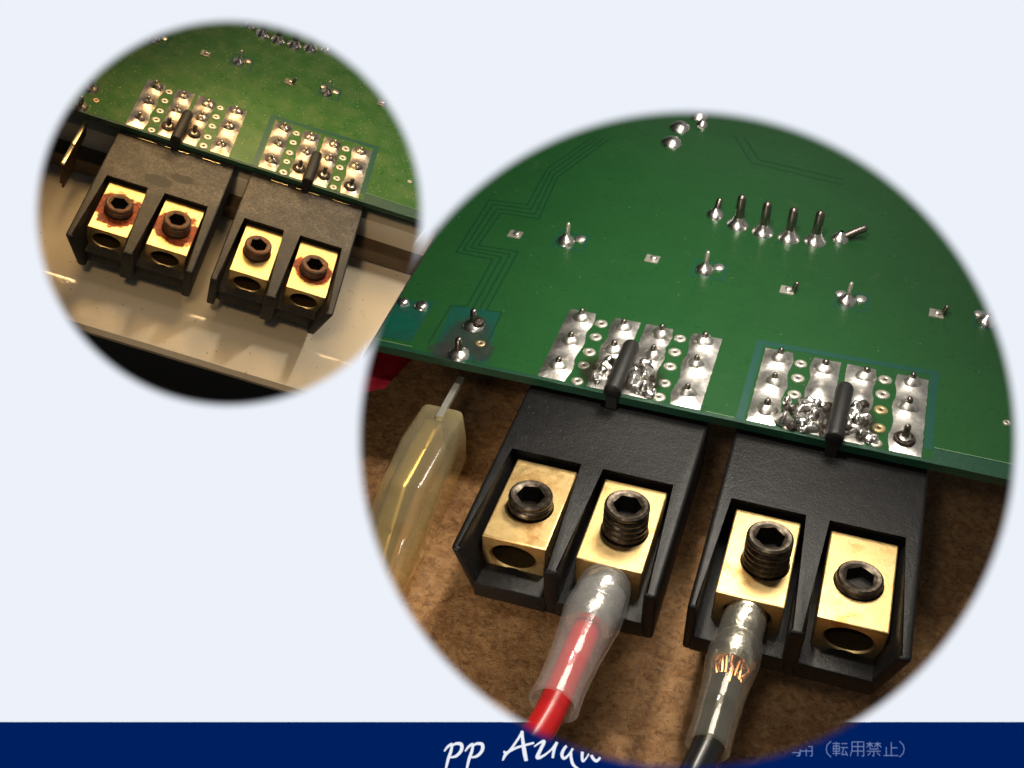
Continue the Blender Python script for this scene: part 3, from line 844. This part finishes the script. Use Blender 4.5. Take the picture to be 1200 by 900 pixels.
            film('flux_film', 'amber_flux', ox + 7.6, 2.8, 1.8, 1.7, b, 0.42)
    # header row
    hx = [(13.6, 44.6), (17.1, 43.1), (20.8, 42.4), (24.5, 42.1), (28.1, 42.5), (31.4, 44.2)]
    if not large: hx = [(13.6, 42.8), (16.7, 41.3), (20.1, 41.0), (23.6, 41.2), (27.0, 41.9), (30.1, 43.3)]
    for i, (x, y) in enumerate(hx):
        if not ins(x, y): continue
        bent = i in (0, 5)
        o = link('solder_joint', joint_mesh('low' if bent else 'tall', 'bright_solder'), b, (x, y, 0))
        if i == 5: link('pin', pin_mesh(0.55, 1.9, 'pin_metal', (3.2, 1.6)), o, label='header pin bent over to the side')
        elif i == 0: link('pin', pin_mesh(0.5, 2.4, 'pin_metal', (0.2, 1.0)), o)
        else: link('pin', pin_mesh(0.68, 4.9), o)
    # small scattered joints, pads and vias
    for x, y in ((-12.0, 30.0), (7.5, 30.3), (26.1, 28.9), (45.3, 30.0)) if large else ((7.8, 28.7), (25.4, 28.5), (44.6, 31.5)):
        if not ins(x, y): continue
        p = flat_piece('square_pad', [(-.95, -.9), (.9, -.95), (.95, .85), (-.9, .9)], 0.12, 'via_ring' if large else 'dull_tin', b, (x, y, 0))
        bm = bmesh.new(); add_lathe(bm, [(.55, .0), (.5, .2), (.3, .34), (0, .36)], 14, wob=.2)
        link('solder_bump', to_mesh('solder_bump', bm, tin), p, (.2, .1, .1))
        if x > 20:
            link('pin', pin_mesh(0.34, 1.5, 'pin_metal', (0.35, .15)), p, (.75, 0, 0))
    for i, (x, y) in enumerate(((-4.8, 30.6), (14.8, 29.9), (33.9, 28.8), (51.6, 30.2)) if large else ((-2.6, 27.8), (14.5, 29.4), (33.2, 29.0))):
        if not ins(x, y): continue
        bm = bmesh.new()
        add_ribbon(bm, [(-1.5, -1.5), (2.7, -1.5), (2.7, 2.4), (-1.5, 2.4), (-1.5, -1.5)], 0.28, 0.014)
        link('isolation_gap', to_mesh('isolation_gap', bm, 'bare_laminate', False), b, (x, y, 0))
        o = link('solder_joint', joint_mesh('low', 'bright_solder'), b, (x, y, 0))
        link('pin', pin_mesh(0.33, 2.9, 'via_ring', (0.1, 0.4)), o)
        for vx, vy in ([(1.75, 1.3)] if i < 2 else [(1.75, 1.2), (-.9, 1.5)]):
            bm = bmesh.new(); add_lathe(bm, [(.8, 0), (.75, .2), (.45, .36), (0, .4)], 16, wob=.1)
            link('solder_bump', to_mesh('solder_bump', bm, tin), b, (x + vx, y + vy, 0))
    if ins(54.3, 10):
        link('via', via_mesh('via_ring'), b, (54.3, 10.0, 0)).scale = (.6, .6, 1)
    for x, y, r in ((3.1, 64.0, 1.7), (3.3, 69.5, 1.7), (5.4, 74.6, 1.6), (6.5, 71.5, 1.0)) if large else ((0, 0, 0),):
        if r:
            bm = bmesh.new(); add_lathe(bm, [(r, 0), (r * .95, .3), (r * .6, .8), (r * .3, 1.05), (0, 1.1)], 18, wob=.12)
            link('solder_joint', to_mesh('solder_joint', bm, 'bright_solder'), b, (x, y, 0))
    # pair of joints by the left edge of the board
    for x, y in ((-10.3, 1.35), (-10.5, 7.6)) if large else ((-8.6, 1.3), (-8.5, 7.2)):
        if not ins(x, y): continue
        burnt = large and y > 4
        bm = bmesh.new(); add_lathe(bm, [(1.45, 0), (1.35, .22), (1.0, .5), (.62, .72), (.5, .8)], 20, wob=.14)
        o = link('solder_joint', to_mesh('solder_joint', bm, 'bright_solder' if large else 'dull_tin'), b, (x, y, 0))
        if burnt:
            bm = bmesh.new(); blob(bm, (.55, .1, .45), .95, .8, 4.2); link('burnt_flux', to_mesh('burnt_flux', bm, 'burnt_flux', True, 80), o)
        link('pin', pin_mesh(0.5, 2.6), o)
    vx_ = -8.5 if large else -6.7
    if ins(vx_, 4.6):
        link('via', via_mesh('aged_via_ring'), b, (vx_, 4.3, 0)).scale = (.8, .8, 1)
    if large:
        flat_piece('isolation_gap', [(-13.6, 0.5), (-6.4, 0.7), (-8.3, 11.6), (-14.5, 10.9)], 0.011, 'bare_laminate', b)
        film('residue_film', 'grey_residue', -10.9, 4.6, 3.6, 5.6, b, 0.05)
        film('residue_film', 'grey_residue', -12.0, 1.8, 2.4, 2.2, b, 0.09)
        film('flux_film', 'grey_residue', -7.6, 3.0, 1.5, 2.8, b, 0.09)
        flat_piece('isolation_gap', [(-20.8, 1.6), (-16.8, 1.9), (-17.0, 10.9), (-22.2, 9.8)], 0.011, 'bare_laminate', b)
        film('flux_film', 'green_flux', -20.0, 5.2, 3.0, 2.6, b, 0.06)
        for x, y, sq in ((-20.7, 9.4, 1), (-18.2, 9.4, 0)):
            bm = bmesh.new(); add_lathe(bm, [(.95, 0), (.9, .25), (.55, .5), (.2, .56), (0, .5)], 4 if sq else 18, wob=.1)
            link('solder_bump', to_mesh('solder_bump', bm, 'bright_solder', True, 60), b, (x, y, 0.02))
    return b

# ------------------------------------------------------------------ terminal block builder
def rect_ring(c, hw, x0, x1, z0, z1, n=40):
    """points on a rectangle seen from its hole centre, at n angles with the corners among them"""
    pts = []
    cor = sorted(math.atan2(z - c[1], x - c[0]) % (2 * math.pi) for x in (x0, x1) for z in (z0, z1))
    ang = [2 * math.pi * i / n for i in range(n)]
    for ca in cor:
        k = min(range(n), key=lambda i: abs((ang[i] - ca + math.pi) % (2 * math.pi) - math.pi)); ang[k] = ca
    for a in ang:
        dx, dz = math.cos(a), math.sin(a); t = 1e9
        if dx > 1e-9: t = min(t, (x1 - c[0]) / dx)
        if dx < -1e-9: t = min(t, (x0 - c[0]) / dx)
        if dz > 1e-9: t = min(t, (z1 - c[1]) / dz)
        if dz < -1e-9: t = min(t, (z0 - c[1]) / dz)
        pts.append((c[0] + dx * t, c[1] + dz * t, a))
    return pts

def brass_mesh(x0, x1, y0, y1, zt, zb, hole_r, mat, origin):
    """brass clamp: rounded-edge block whose front (y0, towards the viewer) is bored through"""
    bm = bmesh.new()
    add_box(bm, x0, x1, y0, y1, zb, zt, 0.16, 2)
    ff = min(bm.faces, key=lambda f: f.calc_center_median().y - (0.5 if len(f.verts) == 4 and f.calc_area() > 8 else 0))
    xs = [v.co.x for v in ff.verts]; zs = [v.co.z for v in ff.verts]; yf = ff.calc_center_median().y
    bmesh.ops.delete(bm, geom=[ff], context='FACES_ONLY')
    c = ((x0 + x1) / 2, zt - 2.35)
    FL = 0.66
    ring = rect_ring(c, 0, min(xs), max(xs), min(zs), max(zs))
    o = [bm.verts.new((x, yf, z)) for x, z, a in ring]
    steps = [(hole_r + .22, yf), (hole_r, yf + .22), (hole_r, yf + 9.0)]
    prev = o
    for r, y in steps:
        cur = [bm.verts.new((c[0] + r * math.cos(a), y, c[1] + FL * r * math.sin(a))) for _, _, a in ring]
        for i in range(len(ring)):
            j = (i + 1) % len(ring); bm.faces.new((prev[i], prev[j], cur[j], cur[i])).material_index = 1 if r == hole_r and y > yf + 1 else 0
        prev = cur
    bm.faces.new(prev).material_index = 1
    tf = max(bm.faces, key=lambda f: f.calc_center_median().z + (0.5 if f.calc_area() > 20 else 0))
    xs = [v.co.x for v in tf.verts]; ys = [v.co.y for v in tf.verts]; zz = tf.calc_center_median().z
    bmesh.ops.delete(bm, geom=[tf], context='FACES_ONLY')
    ring = rect_ring((origin[0], origin[1]), 0, min(xs), max(xs), min(ys), max(ys), 48)
    prev = [bm.verts.new((x, y, zz)) for x, y, a in ring]
    for rr, z in ((2.62, zz), (2.46, zz - .16), (2.46, zz - 0.5)):
        cur = [bm.verts.new((origin[0] + rr * math.cos(a), origin[1] + rr * math.sin(a), z)) for _, _, a in ring]
        for i in range(len(ring)):
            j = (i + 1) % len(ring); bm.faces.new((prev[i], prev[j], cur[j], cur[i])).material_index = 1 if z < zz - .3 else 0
        prev = cur
    for v in bm.verts: v.co -= Vector(origin)
    return to_mesh('brass_clamp', bm, [mat, 'dark_brass'], True, 32), c

def screw_mesh(h, mat, seed):
    bm = bmesh.new()
    R = 2.45
    prof = [(R - .25, -0.45), (R - .25, -0.02)]
    z = 0.0
    top = h - 0.75
    while z < top - 0.01:
        s = min(0.78, top - z)
        prof += [(R - .17, z), (R, z + s * .35), (R, z + s * .6), (R - .17, z + s)]
        z += s
    prof += [(R - .05, h - .62), (R, h - .45), (R - .04, h - .2), (R - .28, h), (R - .62, h - .02), (1.74, h - .06)]
    add_lathe(bm, prof, 36)
    # hex socket
    n = 36
    a0 = seed
    outer = [bm.verts.new((1.74 * math.cos(2 * math.pi * i / n), 1.74 * math.sin(2 * math.pi * i / n), h - .06)) for i in range(n)]
    def hexr(a):
        a = (a - a0) % (math.pi / 3) - math.pi / 6
        return 1.38 / math.cos(a)
    top = [bm.verts.new((hexr(2 * math.pi * i / n) * math.cos(2 * math.pi * i / n), hexr(2 * math.pi * i / n) * math.sin(2 * math.pi * i / n), h - .20)) for i in range(n)]
    bot = [bm.verts.new((v.co.x * .96, v.co.y * .96, max(h - 2.2, -0.4))) for v in top]
    for i in range(n):
        j = (i + 1) % n
        bm.faces.new((outer[i], outer[j], top[j], top[i]))
        bm.faces.new((top[i], top[j], bot[j], bot[i])).material_index = 1
    bm.faces.new(bot).material_index = 1
    bmesh.ops.remove_doubles(bm, verts=bm.verts[:], dist=0.001)
    return to_mesh('set_screw', bm, [mat, 'socket_dark'], True, 40)

def terminal_block(A, g, ox, slant, label, screws, plastic, brasses, screw_mat, peg_x, peg_len, part_labels=(None, None)):
    base = (ox + 10.2, -14.0, -12.0)
    t = thing('terminal_block', label, 'terminal block', A, base, 'black terminal blocks on the board edge')
    back = (-base[0], -base[1], -base[2])
    zt = -g['zb']; zl = -9.3
    x0, x1 = ox + g['xb0'] + .1, ox + g['xb1'] - .1
    r0, r1, r2, r3 = (ox + g[k] for k in ('xr0', 'xr1', 'xr2', 'xr3'))
    yr, yt = -g['yr'], -g['yt']
    # housing: E-shaped top outline drawn down to the base
    E = [(x0, 1.2), (x0, yt), (r0, yt), (r0, yr), (r1, yr), (r1, yt), (r2, yt), (r2, yr), (r3, yr), (r3, yt), (x1, yt), (x1, 1.2)]
    bm = bmesh.new()
    lo, hi = add_prism(bm, E, zl, zt)
    top_e = [e for e in bm.edges if e.verts[0] in hi and e.verts[1] in hi and not (e.verts[0].co.y > 1 and e.verts[1].co.y > 1)]
    tip_e = [e for e in bm.edges if (e.verts[0] in hi) != (e.verts[1] in hi) and e.verts[0].co.y < yt + .1]
    # the outer wall leans in towards its foot, and the front ends of all walls rake back a little
    for v in lo:
        if v.co.y < yt + .1: v.co.y += 1.2
        if slant < 0 and v.co.x < r0 + .05 and v.co.y < yr + 0.5: v.co.x += 2.3
        if slant > 0 and v.co.x > r3 - .05 and v.co.y < yr + 0.5: v.co.x -= 2.3
    bmesh.ops.bevel(bm, geom=top_e + tip_e, offset=0.42, segments=3, affect='EDGES', profile=0.5)
    h = link('housing', to_mesh('housing', bm, plastic, True, 35), t, back)
    for k, (a, c) in enumerate(((r0, r1), (r2, r3))):
        bm = bmesh.new()
        a2 = a + (1.6 if slant < 0 and k == 0 else 0) - .35; c2 = c - (1.6 if slant > 0 and k == 1 else 0) + .35
        add_box(bm, a2, c2, -27.3, yr + .5, zl + .12, -6.95, 0.25, 2)
        link('bay_floor', to_mesh('bay_floor', bm, plastic, True, 35), t, back)
    for k in (0, 1):
        bx0, bx1 = ox + g['bx%d' % (2 * k)], ox + g['bx%d' % (2 * k + 1)]
        sx, sy, sh, rot = screws[k]
        sx += ox
        org = (sx, -sy, -g['bz'])
        me, c = brass_mesh(bx0, bx1, -g['by1'], -g['by0'], -g['bz'], -7.3, 2.45, brasses[k], org)
        br = link('brass_clamp', me, t, tuple(o + b for o, b in zip(org, back)), part_labels[k])
        link('set_screw', screw_mesh(sh, screw_mat, rot), br, (0, 0, 0))
    # retaining peg lying over the board edge
    bm = bmesh.new()
    M = axis_matrix((peg_x, -0.75, 0.92), (0.02, 1.0, 0.05))
    k = peg_len
    add_lathe(bm, [(0.0, 0.0), (.90, 0.0), (1.03, .12), (1.07, .4), (1.08, k * .5), (1.04, k - .8), (.94, k - .4), (.6, k - .1), (0, k)], 20, M)
    link('peg', to_mesh('peg', bm, 'peg_plastic', True, 45), t, back)
    bm = bmesh.new()
    add_box(bm, peg_x - .7, peg_x + .7, -0.7, -0.2, zt + .05, 0.35, .1)
    link('peg_foot', to_mesh('peg_foot', bm, 'peg_plastic', False), t, back)
    if plastic.startswith('dusty'):
        for xa, xb in ((3.0, 6.4), (8.0, 12.6), (15.2, 18.6)):
            bm = bmesh.new()
            add_box(bm, ox + xa, ox + xb, -0.28, 0.6, -1.72, -1.62, .03)
            link('contact_foot', to_mesh('contact_foot', bm, 'bright_brass', False), t, back)
    return t

# ------------------------------------------------------------------ geometry read off each arrangement (mm)
GB = dict(zb=1.757, xb0=-1.06, xb1=21.24, yr=10.68, xr0=0.14, xr1=9.17, xr2=10.85, xr3=19.75, yt=28.15, bx0=1.29, bx1=8.44, bx2=11.67, bx3=18.85, by0=11.31, by1=24.23, bz=2.92)
GS = dict(zb=1.757, xb0=-1.06, xb1=21.6, yr=12.0, xr0=0.45, xr1=8.85, xr2=11.1, xr3=20.0, yt=29.9, bx0=1.5, bx1=8.65, bx2=11.9, bx3=19.3, by0=12.3, by1=25.2, bz=2.93)

# large arrangement: clean board, wired blocks, cork under it
circuit_board(BIG, True, 25.27, 'clean bright green circuit board with fresh shiny solder in the large round window', -45, 95, 100)
terminal_block(BIG, GB, 0.0, -1, 'black terminal block holding the red cable, clean plastic beside the yellow sleeve', [(4.95, 18.4, 1.9, .2), (15.65, 18.6, 3.9, .1)], 'black_plastic', ('brass', 'brass'), 'oxide_steel', 9.5, 9.6)
terminal_block(BIG, GB, 25.27, 1, 'black terminal block holding the black cable, clean plastic with one screw sunk flush', [(5.55, 18.5, 4.0, .35), (15.25, 18.2, 1.0, .5)], 'black_plastic', ('brass', 'brass'), 'oxide_steel', 25.27 + 10.1, 9.8)
# small arrangement: dusty board and rusty blocks over a cream rail
circuit_board(SMALL, False, 25.6, 'dusty olive green circuit board with burnt joints in the small round window', -45, 66, 50)
terminal_block(SMALL, GS, 0.0, -1, 'dusty black terminal block with two dark wet marks and red rust round both screws', [(5.2, 19.2, 2.0, .3), (15.7, 19.4, 2.6, .1)], 'dusty_black_plastic', ('rust_stained_brass', 'rust_stained_brass'), 'rusty_steel', 9.8, 8.6, ('brass clamp with red rust by its screw', 'brass clamp with a wide red rust ring'))
terminal_block(SMALL, GS, 25.6, 1, 'dusty black terminal block with clean yellow brass and only a trace of rust', [(5.0, 19.0, 2.2, .5), (15.7, 19.3, 2.0, .2)], 'dusty_black_plastic', ('aged_brass', 'rust_touched_brass'), 'rusty_steel', 25.6 + 9.7, 8.8, (None, 'brass clamp with a little rust right of its screw'))

# ------------------------------------------------------------------ cables with clear sleeves
def sleeve_shell(bm, M, prof, wall=0.42, n=36):
    add_lathe(bm, prof, n, M)
    inner = [(max(r - wall, .05), z) for r, z in prof]
    add_lathe(bm, inner[::-1], n, M)
    # rims
    for a, b in ((prof[0], inner[0]), (prof[-1], inner[-1])):
        add_lathe(bm, [a, b], n, M)

def cable(label, name_cat, p0, p1, outer, barrel, wire_r, wire_from, tail, wire_mat, sleeve_mat, strands=None):
    p0, p1 = Vector(p0), Vector(p1)
    d = (p1 - p0).normalized(); L = (p1 - p0).length
    M = axis_matrix((0, 0, 0), d)
    t = thing('crimped_cable', label, 'cable', BIG, p0, 'crimped cables clamped in the blocks')
    bm = bmesh.new(); sleeve_shell(bm, M, outer)
    bmesh.ops.remove_doubles(bm, verts=bm.verts[:], dist=.0005)
    link('sleeve', to_mesh('sleeve', bm, sleeve_mat, True, 50), t)
    bm = bmesh.new(); add_lathe(bm, barrel, 28, M, cap0=True, cap1=True)
    f = link('ferrule', to_mesh('ferrule', bm, 'crimped_tin', True, 50), t)
    bm = bmesh.new()
    path = [d * wire_from, d * (wire_from + (L - wire_from) * .5), d * L] + [Vector(p) - p0 for p in tail]
    add_tube(bm, smooth_path(path, 8), wire_r, 20)
    link('wire', to_mesh('wire', bm, wire_mat, True, 50), t)
    if strands:
        rnd = random.Random(3)
        bm = bmesh.new()
        for k in range(46):
            a = rnd.uniform(0, 6.28); r = rnd.uniform(.2, wire_r * .95); r2 = rnd.uniform(.2, wire_r * 1.2)
            q = M.to_3x3() @ Vector((math.cos(a) * r, math.sin(a) * r, 0)); q2 = M.to_3x3() @ Vector((math.cos(a + .12) * r2, math.sin(a + .12) * r2, 0))
            add_tube(bm, [d * strands[0] + q2, d * (strands[0] + strands[1]) / 2 + q * 1.05, d * strands[1] + q], .16, 6)
        link('copper_strands', to_mesh('copper_strands', bm, 'copper'), t)
    return t

cable('red cable crimped in a milky clear sleeve, clamped in the left block', 'cable', (15.4, -23.7, -5.35), (14.3, -41.0, -5.5),
      [(2.15, 0.0), (2.55, .35), (2.78, 1.0), (2.95, 2.4), (3.02, 4.0), (3.13, 4.25), (3.16, 5.4), (3.12, 6.4), (3.02, 6.7), (2.92, 8.0), (2.68, 10.4), (2.54, 12.2), (2.60, 12.5), (2.50, 12.9), (2.46, 15.0), (2.52, 16.6), (2.60, 17.5)],
      [(2.0, -3.0), (2.0, .3), (2.4, 1.0), (2.52, 2.2), (2.52, 3.6), (2.3, 3.9), (2.3, 4.2), (2.62, 4.6), (2.62, 6.6), (2.3, 7.3), (1.9, 7.4)],
      1.5, 6.8, [(13.9, -44.0, -5.6), (12.9, -48.5, -5.8), (10.6, -58, -7.0), (7.0, -70, -9.0)], 'red_pvc', 'clear_sleeve')
cable('black cable crimped in a clear sleeve with copper strands showing, in the right block', 'cable', (30.1, -23.7, -5.3), (29.3, -41.0, -5.5),
      [(1.9, 0.0), (2.15, .35), (2.28, 1.2), (2.34, 3.6), (2.40, 3.9), (2.62, 4.6), (2.70, 6.4), (2.62, 7.6), (2.42, 8.8), (2.24, 10.6), (2.16, 12.4), (2.22, 12.7), (2.13, 13.1), (2.10, 15.4), (2.16, 17.6)],
      [(2.2, -3.0), (2.2, .4), (2.28, 1.2), (2.32, 3.4), (2.02, 3.8), (2.02, 4.1), (2.3, 4.6), (2.34, 7.0), (2.0, 7.6)],
      1.5, 9.6, [(28.7, -44.5, -5.7), (27.6, -51, -6.0), (26.6, -60, -7.0), (25, -72, -9)], 'black_pvc', 'yellowed_sleeve', (7.6, 10.6))

# yellow see-through sleeve on a flat blade under the board edge
sp_ = thing('sleeved_connector', 'flat yellow see-through sleeve over a brass connector under the board edge', 'connector', BIG, (-11, -12, -9))
SB = (11, 12, 9)
def connector_shell(bm, prof, w0, w1, bev):
    """prof: (y, z) outline of the side; extruded across x with rounded long edges"""
    n = len(prof)
    a = [bm.verts.new((w0, y, z)) for y, z in prof]; b = [bm.verts.new((w1, y, z)) for y, z in prof]
    fs = [bm.faces.new(a), bm.faces.new(b[::-1])]
    for i in range(n): fs.append(bm.faces.new((a[i], b[i], b[(i + 1) % n], a[(i + 1) % n])))
    bmesh.ops.bevel(bm, geom=bm.edges[:], offset=bev, segments=3, affect='EDGES', profile=.5)
bm = bmesh.new()
connector_shell(bm, [(-3.8, -3.9), (-11, -4.0), (-18.0, -4.2), (-23.0, -7.4), (-29.0, -12.4), (-30.0, -15.6), (-24, -15.4), (-16.5, -13.8), (-9, -13.6), (-2.4, -13.4), (-2.4, -9.0)], -13.1, -7.7, 1.0)
link('sleeve', to_mesh('sleeve', bm, 'amber_sleeve', True, 60), sp_, SB)
bm = bmesh.new()
connector_shell(bm, [(-5.6, -4.9), (-11, -4.9), (-17.4, -5.1), (-22.2, -8.2), (-27.6, -12.9), (-28.6, -14.6), (-23.6, -14.2), (-16.5, -12.2), (-9, -11.8), (-4.0, -11.4)], -12.3, -9.9, 0.6)
link('brass_blade', to_mesh('brass_blade', bm, 'bright_brass', True, 50), sp_, SB)
bm = bmesh.new()
add_box(bm, -10.5, -9.7, -6.5, 1.6, -4.3, -3.5, .08)
link('tab', to_mesh('tab', bm, 'via_ring', False), sp_, SB)

# a scrap of red tape under the left corner of the board
bm = bmesh.new()
rows = 10
gr = []
for j in range(rows + 1):
    row = []
    for i in range(rows + 1):
        u, v = i / rows, j / rows
        x = -27.0 + 9.2 * u - 1.5 * v; y = 4.5 - 8.3 * v * (1 - .35 * u * u) + .4 * noise.noise(Vector((u * 3, v * 3, 1)))
        z = -4.2 - 1.6 * v + 0.7 * noise.noise(Vector((u * 2.4, v * 2.4, 5))) - .5 * u * u
        row.append(bm.verts.new((x, y, z)))
    gr.append(row)
for j in range(rows):
    for i in range(rows):
        bm.faces.new((gr[j][i], gr[j][i + 1], gr[j + 1][i + 1], gr[j + 1][i]))
bmesh.ops.solidify(bm, geom=bm.faces[:], thickness=.25)
cut_side(bm, BIG, True, 0.01)
for v in bm.verts: v.co -= Vector((-23, 0, -6))
tp = link('tape_scrap', to_mesh('tape_scrap', bm, 'red_tape', True, 60))
tp.matrix_world = BIG @ Matrix.Translation((-23, 0, -6))
tp['label'] = 'crumpled scrap of dark red tape under the board corner'; tp['category'] = 'tape'

# cork sheet: rippled ground under the large arrangement
bm = bmesh.new()
CORK_Z = -21.0
nx, ny = 110, 110
vv = [[bm.verts.new((-60 + 190 * i / nx, -95 + 190 * j / ny, CORK_Z + .25 * noise.noise(Vector((i * .33, j * .33, 0))) + .12 * noise.noise(Vector((i * 1.1, j * 1.1, 7))))) for i in range(nx + 1)] for j in range(ny + 1)]
for j in range(ny):
    for i in range(nx):
        bm.faces.new((vv[j][i], vv[j][i + 1], vv[j + 1][i + 1], vv[j + 1][i]))
cut_side(bm, BIG, True, 0.01)
ck = link('ground', to_mesh('ground', bm, 'cork', True, 80))
ck.matrix_world = BIG
ck['kind'] = 'structure'; ck['label'] = 'rough brown cork sheet under the wired blocks'

# ------------------------------------------------------------------ what lies under the small arrangement
rail = thing('chassis_rail', 'grubby cream enamelled metal rail under the dusty blocks', 'rail', SMALL, (20, -20, -14))
RB = (-20, 20, 14)
bm = bmesh.new()
prof = [(12.0, -6.0), (3.0, -6.4), (1.5, -8.0), (0.5, -13.0), (-1.0, -13.9), (-10, -14.0), (-27.0, -14.0), (-28.0, -13.6), (-29.2, -13.5), (-30.4, -13.8), (-36.0, -14.1), (-37.6, -14.5), (-38.2, -15.4), (-38.0, -16.2)]
nxx = 60
rows_ = []
for i in range(nxx + 1):
    x = -40 + 140 * i / nxx
    rows_.append([bm.verts.new((x, y - .012 * (x - 20) + .05 * noise.noise(Vector((x * .2, k, 0))), z + .06 * noise.noise(Vector((x * .15, k * .5, 4))))) for k, (y, z) in enumerate(prof)])
for i in range(nxx):
    for k in range(len(prof) - 1):
        bm.faces.new((rows_[i][k], rows_[i + 1][k], rows_[i + 1][k + 1], rows_[i][k + 1]))
cut_side(bm, SMALL, False, 0.01)
link('folded_sheet', to_mesh('folded_sheet', bm, 'cream_enamel', True, 35), rail, RB)
bm = bmesh.new()
add_box(bm, -45, 80, -2.5, 9, -12.5, -9.5, .3, 2)
cut_side(bm, SMALL, False, 0.01)
link('shadow_strip', to_mesh('shadow_strip', bm, 'shadow_brown', True, 35), rail, RB)  # dark strip standing in for the board's shadow on the rail

bm = bmesh.new()
add_box(bm, -60, 110, -90, 60, -52, -50)
cut_side(bm, SMALL, False, 0.01)
fl = link('floor', to_mesh('floor', bm, 'black_metal', False))
fl.matrix_world = SMALL
fl['kind'] = 'structure'; fl['label'] = 'black base under the cream rail'

tab = thing('blade_tab', 'upright brass blade tab with shaded sides and a lit top edge put into its colours left of the dusty blocks', 'connector', SMALL, (-8, -8, -8))
TB = (8, 8, 8)
bm = bmesh.new()
add_box(bm, -7.45, -6.95, -6.6, 0.6, -6.0, -2.75, .1)
add_box(bm, -7.45, -6.95, -12.4, -6.9, -7.4, -2.75, .1)
add_box(bm, -7.40, -7.0, -11.2, -4.6, -9.5, -5.8, .1)
link('blade', to_mesh('blade', bm, 'dark_brass', True, 35), tab, TB)  # dark colour stands in for shade on the blade's sides
for ya, yb in ((-6.7, 0.4), (-12.4, -7.0)):
    bm = bmesh.new()
    add_box(bm, -7.55, -6.85, ya, yb, -2.74, -2.25, .12, 2)  # bright strip paints the light caught along the top edge
    link('lit_edge', to_mesh('lit_edge', bm, 'bright_brass', True, 35), tab, TB)
